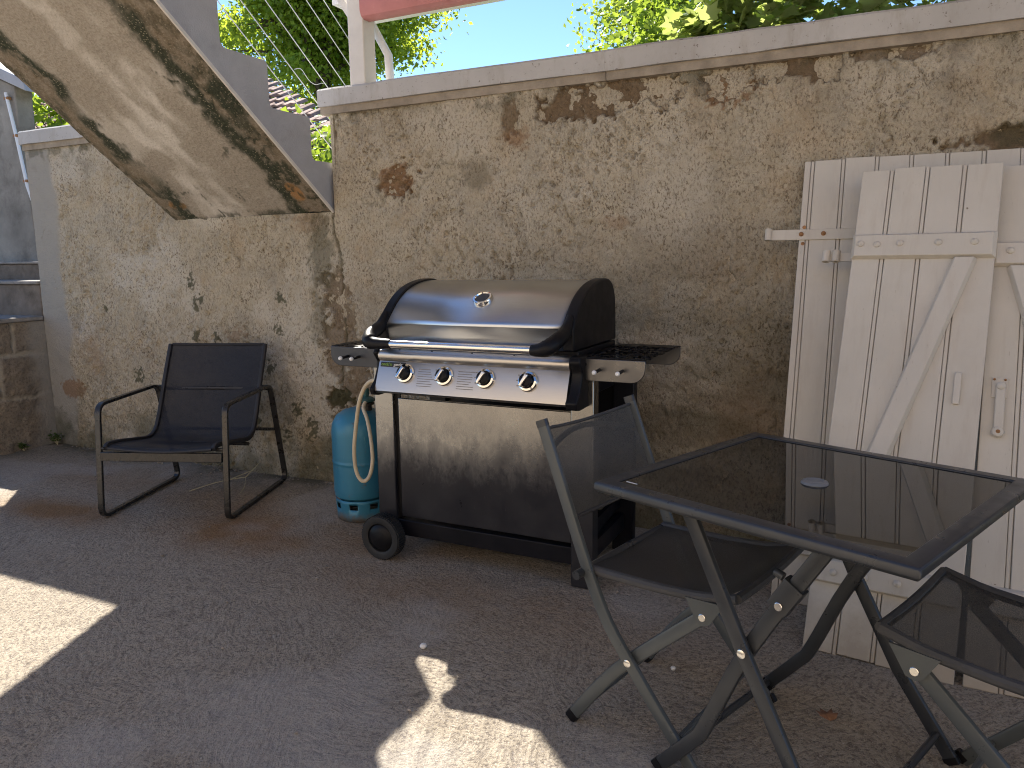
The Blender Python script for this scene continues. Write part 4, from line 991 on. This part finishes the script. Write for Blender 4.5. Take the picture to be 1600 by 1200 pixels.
# ------------------------------------------------------------------ folding bistro chairs
def folding_chair(origin, deg, label):
    M = Matrix.Translation(origin) @ Matrix.Rotation(R(deg), 4, 'Z')
    t = Thing('folding_chair', label, 'chair', M=M, group='folding mesh chairs at the table')
    W = .42
    rail = catmull([(-.075, 0, .795), (-.045, 0, .718), (-.012, 0, .634), (.020, 0, .552), (.052, 0, .472), (.084, 0, .398), (.125, 0, .318), (.187, 0, .236), (.25, 0, .157), (.315, 0, .080), (.378, 0, .005)], 3)
    rear = catmull([(0, 0, .006), (.10, 0, .142), (.186, 0, .237), (.374, 0, .410)], 5)
    for y in (0, W):
        s = 1 if y == 0 else -1
        lg = t.part('leg', MB().bar([(p.x, y, p.z) for p in rail], .016, .030, ref=(0, 1, 0)) if False else MB().bar([(p.x, y, p.z) for p in rail], .032, .016, ref=(0, 1, 0), rr=.35), M_ANTH, world=False)
        t.part('end_cap', MB().bar([(-.0735, y, .790), (-.080, y, .807)], .034, .018, ref=(0, 1, 0), rr=.4), M_TABLEFR, world=False, parent=lg)
        t.part('foot_cap', MB().bar([(.375, y, .02), (.388, y, .003)], .034, .018, ref=(0, 1, 0), rr=.4), M_BLACK, world=False, parent=lg)
        t.part('bolt', MB().disc((.187, y - s * .008, .236), (0, -s, 0), .010, .004, 16), M_BOLT, world=False, parent=lg)
        y2 = y + s * .019
        lg2 = t.part('leg', MB().bar([(p.x, y2, p.z) for p in rear], .034, .016, ref=(0, 1, 0), rr=.35), M_ANTH, world=False)
        t.part('foot_cap', MB().bar([(-.003, y2, .003), (.012, y2, .022)], .036, .018, ref=(0, 1, 0), rr=.4), M_BLACK, world=False, parent=lg2)
        y3 = y + s * .004
        br = t.part('bracket', MB().prism([(.330, .448), (.425, .452), (.390, .395), (.372, .390), (.358, .398)], y3 - .003, y3 + .003, 1), M_ANTH, world=False)
        t.part('bolt', MB().disc((.374, y3 - s * .003, .410), (0, -s, 0), .009, .004, 16), M_BOLT, world=False, parent=br)
    t.part('cross_bar', MB().tube([(.32, .012, .083), (.32, W - .012, .083)], .008, 8), M_ANTH, world=False)
    t.part('cross_bar', MB().tube([(.052, .03, .068), (.052, W - .03, .068)], .008, 8), M_ANTH, world=False)
    # hinge rod at the back of the seat
    t.part('hinge_rod', MB().tube([(.050, -.032, .434), (.050, W + .032, .434)], .0115, 12), M_TABLEFR, world=False)
    # seat
    nx, ny = 14, 14; vs = []
    zf = lambda d: float(np.interp(d, [.055, .25, .36, .45], [.438, .442, .450, .470]))
    for i in range(nx + 1):
        d = .058 + (.452 - .058) * i / nx
        for j in range(ny + 1):
            y = .018 + (W - .036) * j / ny; sag = math.sin(math.pi * j / ny) * math.sin(math.pi * min(1, i / nx * 1.1 + .0)) * .022
            vs.append((d + .02 * (1 - math.sin(math.pi * j / ny)) * -(i == nx) , y, zf(d) + .006 - sag - .008 * math.sin(math.pi * j / ny)))
    fs = [(i * (ny + 1) + j, (i + 1) * (ny + 1) + j, (i + 1) * (ny + 1) + j + 1, i * (ny + 1) + j + 1) for i in range(nx) for j in range(ny)]
    se = t.part('seat', MB().add(vs, fs, True), M_MESH, world=False, smooth=True, ang=80)
    for y in (.016, W - .016):
        t.part('seat_rail', MB().tube([(d, y, zf(d)) for d in np.linspace(.05, .448, 12)], .0125, 10, ref=(0, 1, 0)), M_HEM2, world=False)
    ed = [( .448 + .0 , y, zf(.448) - .008 * math.sin(math.pi * (y - .016) / (W - .032))) for y in np.linspace(.016, W - .016, 11)]
    t.part('front_hem', MB().tube(ed, .011, 8), M_HEM2, world=False, parent=se)
    band = MB(); bv = []
    for d in (.405, .438):
        for y in np.linspace(.03, W - .03, 9): bv.append((d, y, zf(d) + .008 - .010 * math.sin(math.pi * (y - .03) / (W - .06))))
    # backrest
    vs = []; ny = 14; nz = 10
    rz = [p.z for p in rail]; rx = [p.x for p in rail]
    fx = lambda z: float(np.interp(-z, [-q for q in rz], rx))
    for i in range(nz + 1):
        z = .785 - (.785 - .565) * i / nz
        for j in range(ny + 1):
            f = j / ny; bow = math.sin(math.pi * f)
            vs.append((fx(z) - .020 * bow, .008 + (W - .016) * f, z - .014 * bow))
    fs = [(i * (ny + 1) + j, (i + 1) * (ny + 1) + j, (i + 1) * (ny + 1) + j + 1, i * (ny + 1) + j + 1) for i in range(nz) for j in range(ny)]
    bk = t.part('backrest', MB().add(vs, fs, True), M_MESHB, world=False, smooth=True, ang=80)
    for i, r in ((0, .0045), (nz, .005)):
        t.part('hem', MB().tube([vs[i * (ny + 1) + j] for j in range(ny + 1)], r, 6), M_HEM2, world=False, parent=bk)
    arc = [(fx(.715) - .012 - .050 * math.sin(math.pi * f) ** .6, .008 + (W - .016) * f, .715 + .035 * math.sin(math.pi * f)) for f in np.linspace(0, 1, 17)]
    t.part('back_bar', MB().tube(arc, .008, 8), M_ANTH, world=False)
    return t
M_HEM2 = m_simple('grey_fabric_piping', (.045, .046, .05), .65, var=.2, nscale=12, bump=.3, bscale=300)
folding_chair((-.690, -1.497, 0), -14, 'folding mesh chair standing in front of the barbecue, left of the glass table')
folding_chair((.589, -1.373, 0), 160, 'folding mesh chair partly out of frame, right of the glass table near the shutters')

# ------------------------------------------------------------------ table
def table():
    M = Matrix.Translation((-.1212, -1.4234, 0)) @ Matrix.Rotation(-.3706, 4, 'Z') 
    t = Thing('folding_table', 'square folding garden table with a dark smoked glass top and graphite frame', 'table', M=M)
    Z = .7095; h = .35
    # mitred frame with rounded outer nose
    sec = [(0, .0), (.030, .0), (.031, -.006), (.010, -.026), (-.002, -.026), (-.008, -.018), (-.008, -.008), (-.005, -.002)]
    cs = [(-h, -h), (h, -h), (h, h), (-h, h)]
    mb = MB(); k = len(sec); vs = []
    for (cx, cy) in cs:
        sx, sy = (1 if cx < 0 else -1), (1 if cy < 0 else -1)
        for a, z in sec: vs.append((cx + sx * (a + .008), cy + sy * (a + .008), Z + z))
    mb.add(vs, [(i * k + q, i * k + (q + 1) % k, ((i + 1) % 4) * k + (q + 1) % k, ((i + 1) % 4) * k + q) for i in range(4) for q in range(k)])
    fr = t.part('frame', mb, M_TABLEFR, world=False, bevel=.0025)
    gl = t.part('glass_top', MB().lohi((-h + .036, -h + .036, Z - .009), (h - .036, h - .036, Z - .004)), M_GLASS, world=False)
    ca = t.part('parasol_cap', MB().lathe([(0, .006), (.017, .006), (.019, .0075), (.021, .006), (.027, .005), (.030, .001), (.030, -.004)], (.006, -.006, Z - .0035), n=36), M_CAP, world=False)
    t.part('sticker', MB().box((-.285, -.292, Z - .0036), (.030, .004, .0006)), M_LWHITE, world=False, parent=gl)
    # legs
    A = lambda y: [(-.150, y, .685), (-.0, y, .397), (.118, y, .188), (.252, y, .008)]
    B = lambda y: [(.168, y, .685), (0., y, .397), (-.098, y, .172), (-.130, y, .122), (-.222, y, .012)]
    for y, s in ((-.275, 1), (.268, -1)):
        a = t.part('leg', MB().bar(A(y), .033, .016, ref=(0, 1, 0), rr=.3), M_TABLEFR, world=False)
        t.part('bolt', MB().disc((0, y - s * .008, .397), (0, -s, 0), .010, .004, 16), M_BOLT, world=False, parent=a)
        t.part('foot_cap', MB().bar([(.246, y, .016), (.255, y, .002)], .036, .019, ref=(0, 1, 0)), M_BLACK, world=False, parent=a)
        b = t.part('leg', MB().bar(catmull(B(y + s * .019), 4), .034, .016, ref=(0, 1, 0), rr=.3), M_TABLEFR, world=False)
        t.part('foot_cap', MB().bar([(-.212, y + s * .019, .022), (-.226, y + s * .019, .006)], .037, .019, ref=(0, 1, 0)), M_BLACK, world=False, parent=b)
        sl = t.part('sleeve', MB().bar([(.062, y + s * .019, .512), (.098, y + s * .019, .572)], .046, .028, ref=(0, 1, 0), rr=.15), M_TABLEFR, world=False, parent=b)
        t.part('bolt', MB().disc((.070, y + s * .004, .522), (0, -s, 0), .009, .004, 16), M_BOLT, world=False, parent=b)
        t.part('knob', MB().disc((.070, y + s * .019, .580), (-.86, 0, .3), .009, .02, 12), M_TABLEFR, world=False, parent=b)
    t.part('cross_bar', MB().tube([(-.215, -.25, .024), (-.215, .25, .024)], .010, 10), M_TABLEFR, world=False)
    t.part('cross_bar', MB().tube([(.215, -.27, .062), (.215, .265, .062)], .009, 10), M_TABLEFR, world=False)
    t.part('cross_bar', MB().tube([(-.150, -.30, .682), (-.150, .30, .682)], .010, 10), M_TABLEFR, world=False)
    t.part('cross_bar', MB().tube([(.168, -.30, .680), (.168, .30, .680)], .010, 10), M_TABLEFR, world=False)
M_CAP = m_simple('grey_plastic_cap', (.16, .165, .17), .4, var=.1)
table()

# ------------------------------------------------------------------ leaning shutters
def panel_frame(BL, BR, TL):
    BL, BR, TL = Vector(BL), Vector(BR), Vector(TL); u = (BR - BL).normalized(); v = TL - BL; v -= u * v.dot(u); v.normalize(); n = u.cross(v)
    M = Matrix((u, n, v)).transposed().to_4x4(); M.translation = BL     # local x=u, y=outward, z=up the panel
    return M
def shutter(label, M, cuts, H, T=.026):
    t = Thing('shutter', label, 'shutter', M=M, group='cream wooden shutters leaning on the wall')
    for i in range(len(cuts) - 1):
        a, b = cuts[i], cuts[i + 1]; last = i == len(cuts) - 2
        e = 0 if last else .013
        dz = random.uniform(-.004, .004)
        mb = MB().lohi((a + .0008, -T, dz if i else 0), (b - e - .001, 0, H + dz))
        if not last: mb.lohi((b - e + .0004, -T, dz), (b - .0016, -.0022, H + dz)); mb.lohi((b - e - .006, -T, dz), (b + .004, -T * .45, H + dz))
        t.part('board', mb, M_SHUT, world=False, bevel=.0022)
    return t
def bolts(t, par, pts, y, mat=None, r=.011):
    for (u, v) in pts: t.part('bolt', MB().lathe([(r, 0), (r * .95, .004), (r * .6, .008), (0, .0095)], (u, y, v), (0, 1, 0), 16), mat or M_SHUT, world=False, parent=par)
def batten(t, u0, u1, v0, v1, y=.022):
    o = .012; poly = [(u0, v0), (u1, v0), (u1, v1), (u0, v1)]; vs = [(u0, .0005, v0), (u1, .0005, v0), (u1, .0005, v1), (u0, .0005, v1), (u0 + o, y, v0 + o * .5), (u1 - o, y, v0 + o * .5), (u1 - o, y, v1 - o), (u0 + o, y, v1 - o)]
    mb = MB().add(vs, [(3, 2, 1, 0), (4, 5, 6, 7), (0, 1, 5, 4), (1, 2, 6, 5), (2, 3, 7, 6), (3, 0, 4, 7)])
    return t.part('batten', mb, M_SHUT, world=False, bevel=.002)
def brace(t, p0, p1, p2, p3, y=.0235):
    """four corners (u,v): bottom-left, bottom-right, top-right, top-left"""
    q = [p0, p1, p2, p3]; c = (sum(p[0] for p in q) / 4, sum(p[1] for p in q) / 4); e = .010
    inner = []
    for p in q:
        inner.append((p[0] + (e if p in (p0, p3) else -e), p[1]))
    vs = [(u, .0005, v) for u, v in q] + [(u, y, v) for u, v in inner]
    mb = MB().add(vs, [(3, 2, 1, 0), (4, 5, 6, 7), (0, 1, 5, 4), (1, 2, 6, 5), (2, 3, 7, 6), (3, 0, 4, 7)])
    return t.part('brace', mb, M_SHUT, world=False, bevel=.002)
def shutters():
    # wide back shutter
    M1 = panel_frame((-.293, -.518, .0), (.2, -.518, .0), (-.306, -.052, 1.553))
    s = shutter('wide cream plank shutter at the back with a long hinge strap, leaning on the wall', M1, [-.012, .024, .130, .243, .354, .466, .576, .688, .80], 1.63)
    st = MB().lohi((-.118, .001, 1.322), (.42, .0075, 1.362)); so = s.part('hinge_strap', st, M_SHUT, world=False, bevel=.002)
    s.part('hinge_eye', MB().lathe([(.006, 0), (.0125, 0), (.0125, .044), (.006, .044)], (-.121, .010, 1.320), (0, 0, 1), 18), M_SHUT, world=False, parent=so)
    bolts(s, so, [(-.004, 1.343), (.073, 1.344)], .0075, M_RUSTBOLT, .0085)
    for (u, v) in ((.004, 1.372), (.003, 1.309)): s.part('rust_spot', MB().disc((u, .0001, v), (0, 1, 0), .007, .0012, 9), M_RUSTBOLT, world=False, parent=so)
    b1 = batten(s, .02, .78, .17, .25)
    bolts(s, b1, [(.06, .21)], .022)
    # shutter hidden just behind the front one
    MS2 = panel_frame((-.17, -.824, .0), (.227, -.872, .0), (-.108, -.22, 1.5))
    M2b = MS2 @ Matrix.Translation((-.012, -.075, .010)) 
    s = shutter('narrow cream shutter almost hidden behind the front one, only its top and hinge knuckles showing', M2b, [0, .103, .21, .317, .40], 1.625)
    so = s.part('hinge_strap', MB().lohi((-.085, .001, 1.300), (.3, .008, 1.330)), M_SHUT, world=False, bevel=.002)
    for u in (-.083, -.050): s.part('hinge_eye', MB().lathe([(.005, 0), (.013, 0), (.013, .040), (.005, .040)], (u, .012, 1.296), (0, 0, 1), 18), M_SHUT, world=False, parent=so)
    # front shutter
    s = shutter('front cream shutter with a diagonal brace descending to the left and five round bolts', MS2, [0, .100, .207, .314, .414], 1.615)
    b = batten(s, -.004, .416, 1.288, 1.378); bolts(s, b, [(.026, 1.336), (.077, 1.333), (.145, 1.336), (.256, 1.336), (.356, 1.336)], .022)
    b = batten(s, 0.006, .408, .208, .292); bolts(s, b, [(.066, .244), (.246, .248), (.335, .250), (.155, .246)], .022)
    brace(s, (.022, .294), (.092, .294), (.368, 1.286), (.297, 1.286))
    s.part('latch_plate', MB().lohi((.338, .0005, .813), (.357, .010, .913)), M_SHUT, world=False, bevel=.0025)
    # right shutter
    MS3 = panel_frame((.261, -.871, 0), (.392, -.879, 0), (.29, -.22, 1.49)) 
    s = shutter('right cream shutter with an iron drop handle and a brace descending to the right', MS3, [0, .100, .207, .314, .414], 1.625)
    b = batten(s, .0, .418, 1.272, 1.358); bolts(s, b, [(.049, 1.319), (.12, 1.317), (.25, 1.317)], .022)
    b = batten(s, 0.004, .41, .208, .292); bolts(s, b, [(.066, .25), (.2, .25), (.33, .25)], .022)
    brace(s, (.318, .294), (.388, .294), (.108, 1.270), (.042, 1.270))
    pl = s.part('handle_plate', MB().lohi((.024, .0005, .848), (.065, .004, .912)), M_SHUT, world=False, bevel=.0015)
    bolts(s, pl, [(.030, .905), (.058, .905)], .004, M_RUSTBOLT, .0035)
    hd = s.part('drop_handle', MB().lohi((.034, .006, .745), (.060, .014, .884)), M_SHUT, world=False, bevel=.004)
    bolts(s, hd, [(.047, .884)], .013, M_SHUT, .0125)
    s.part('handle_end', MB().lathe([(.006, .018), (.014, .016), (.017, .008), (.014, .0)], (.046, .004, .741), (0, 1, 0), 18), M_SHUT, world=False, parent=hd)
    s.part('bolt', MB().disc((.046, .012, .741), (0, 1, 0), .0062, .009, 12), M_RUSTBOLT, world=False, parent=hd)
shutters()

# ------------------------------------------------------------------ small litter
def litter():
    def leaf(x, y, s, rot, label):
        mb = MB(); n = 12; pr = [(0, -.42), (.22, -.5), (.5, -.22), (.33, -.06), (.42, .22), (.16, .17), (0, .56), (-.16, .17), (-.42, .22), (-.33, -.06), (-.5, -.22), (-.22, -.5)]
        c, q = math.cos(rot), math.sin(rot)
        vs = [(x, y, .016)] + [(x + s * (c * a - q * b), y + s * (q * a + c * b), .010 + s * (.55 * abs(a) + .3 * b * b)) for a, b in pr]
        mb.add(vs, [(0, i + 1, (i + 1) % n + 1) for i in range(n)], False)
        o = single('dry_leaf', mb, M_DRYLEAF, label, 'leaf'); so = o.modifiers.new('s', 'SOLIDIFY'); so.thickness = .0012
    leaf(-.075, -1.205, .055, .6, 'brown dry leaf on the ground between the glass table legs and the shutters')
    t = Thing('straw_sprig', 'thin dry straw sprig lying on the ground inside the armchair frame', 'twig', (-3.12, -.33, .01))
    mb = MB()
    for a, b, c in [((-3.28, -.47, .01), (-3.19, -.36, .04), (-3.07, -.27, .06)), ((-3.07, -.27, .06), (-3.02, -.33, .03), (-2.99, -.40, .01)), ((-3.16, -.34, .04), (-3.10, -.25, .07), (-3.08, -.20, .08)), ((-3.07, -.27, .06), (-3.05, -.22, .1), (-3.06, -.17, .12))]:
        mb.tube(catmull([a, b, c], 5), .0022, 5)
    t.part('stalks', mb, M_TWIG)
    mb = MB().lathe([(0, -.006), (.009, -.004), (.012, .002), (.008, .008), (0, .010)], (-1.245, -1.335, .008), n=10)
    single('pebble', mb, M_PEB, 'tiny white pebble on the concrete above the sunlit patch', 'pebble')
    mb = MB().lathe([(0, -.006), (.006, -.004), (.008, .002), (.006, .005), (0, .006)], (-.50, -1.13, .006), n=10)
    single('pebble', mb, M_PEB, 'small pale pebble on the ground under the folding chair left of the table', 'pebble')
    def weed(x, y, h, n, label):
        w = Thing('weed', label, 'weed', (x, y, 0)); P = []; N = []
        mb = MB()
        for i in range(n):
            a = random.uniform(0, 6.28); r = random.uniform(.2, 1) * h; e = Vector((x + r * .8 * math.cos(a), y - abs(r * .5 * math.sin(a)), random.uniform(.2, .9) * h))
            mb.taper([(x, y, 0), Vector((x, y, 0)).lerp(e, .5) + Vector((0, 0, h * .25)), e], [.0022, .0018, .0008], 4)
            for q in range(5): f = random.uniform(.3, 1.1); P.append(Vector((x, y, 0)).lerp(e, f) + Vector((random.gauss(0, .012), random.gauss(0, .012), .012 + .1 * h)) - Vector((x, y, 0))); N.append((random.gauss(0, .5), random.gauss(-.3, .5), 1))
        leaves('foliage', np.array([tuple(p) for p in P]), np.array(N), .022, M_LEAF_W, 'quad', w.o)
        w.part('stems', mb, M_TWIG)
    weed(-5.02, -.055, .08, 22, 'dark green weed tuft at the foot of the left end of the rendered wall')
    weed(-5.055, -.26, .05, 14, 'tiny weed at the foot of the dark stone blocks')
    weed(-2.52, -.06, .05, 12, 'tiny weed at the wall foot between armchair and gas bottle')
    mb = MB()
    for i in range(420):
        if random.random() < .7: x = random.uniform(-5.0, .9); y = -.03 - abs(random.gauss(0, .06))
        else: x = random.uniform(-5.0, 1.0); y = random.uniform(-2.3, -.1)
        r = random.uniform(.0025, .007) * (1.5 if random.random() < .08 else 1)
        mb.lathe([(0, -r * .4), (r, -.1 * r), (r * .9, r * .5), (0, r * .8)], (x, y, .006), (random.gauss(0, .3), random.gauss(0, .3), 1), 6, False)
    single('gravel', mb, M_GRIT, kind='stuff')
M_GRIT = m_simple('loose_grit', (.30, .26, .22), .95, spec=.1, var=.5, nscale=30)
M_LEAF_W = m_leaf('weed_green', (.05, .09, .02), (.10, .14, .04), .3)
litter()

# ------------------------------------------------------------------ camera
f, yaw, pitch, roll, D, hc = (1182., .4582, .1638, -.0134, 3.2005, 1.2118)
fw = Vector((-math.sin(yaw) * math.cos(pitch), math.cos(yaw) * math.cos(pitch), -math.sin(pitch)))
r0 = Vector((math.cos(yaw), math.sin(yaw), 0)); u0 = r0.cross(fw)
rt = r0 * math.cos(roll) + u0 * math.sin(roll); up = -r0 * math.sin(roll) + u0 * math.cos(roll)
Mc = Matrix((rt, up, -fw)).transposed().to_4x4(); Mc.translation = Vector((0, -D, hc))
cam = bpy.data.cameras.new('camera'); co = bpy.data.objects.new('camera', cam); COL.objects.link(co); co.matrix_world = Mc
cam.sensor_width = 36; cam.lens = f / 1600 * 36; cam.clip_end = 500; cam.clip_start = .05
scene.camera = co

# ------------------------------------------------------------------ light
sd = Vector((-.797, .732, 1.)).normalized()          # towards the sun
el = math.asin(sd.z); az = math.atan2(sd.x, sd.y)
sun = bpy.data.lights.new('sun', 'SUN'); sun.energy = 5.0; sun.angle = R(.55); sun.color = (1., .94, .84)
so = bpy.data.objects.new('sun', sun); COL.objects.link(so); so.rotation_euler = (-sd).to_track_quat('-Z', 'Y').to_euler(); so.location = sd * 20
w = bpy.data.worlds.new('World'); scene.world = w; w.use_nodes = True
nt = w.node_tree; bg = nt.nodes['Background']; sk = nt.nodes.new('ShaderNodeTexSky'); sk.sky_type = 'NISHITA'
sk.sun_disc = False; sk.sun_elevation = el; sk.sun_rotation = az; sk.air_density = .8; sk.dust_density = 0.; sk.ozone_density = 4.5
nt.links.new(sk.outputs[0], bg.inputs[0]); bg.inputs[1].default_value = .08
scene.view_settings.view_transform = 'Standard'; scene.view_settings.look = 'None'; scene.view_settings.gamma = 1.
scene.view_settings.exposure = 1.62
scene.cycles.use_denoising = True
scene.cycles.denoising_prefilter = 'NONE'
scene.cycles.filter_width = 1.05
scene.cycles.max_bounces = 10; scene.cycles.diffuse_bounces = 6; scene.cycles.transparent_max_bounces = 16
scene.cycles.sample_clamp_indirect = 6
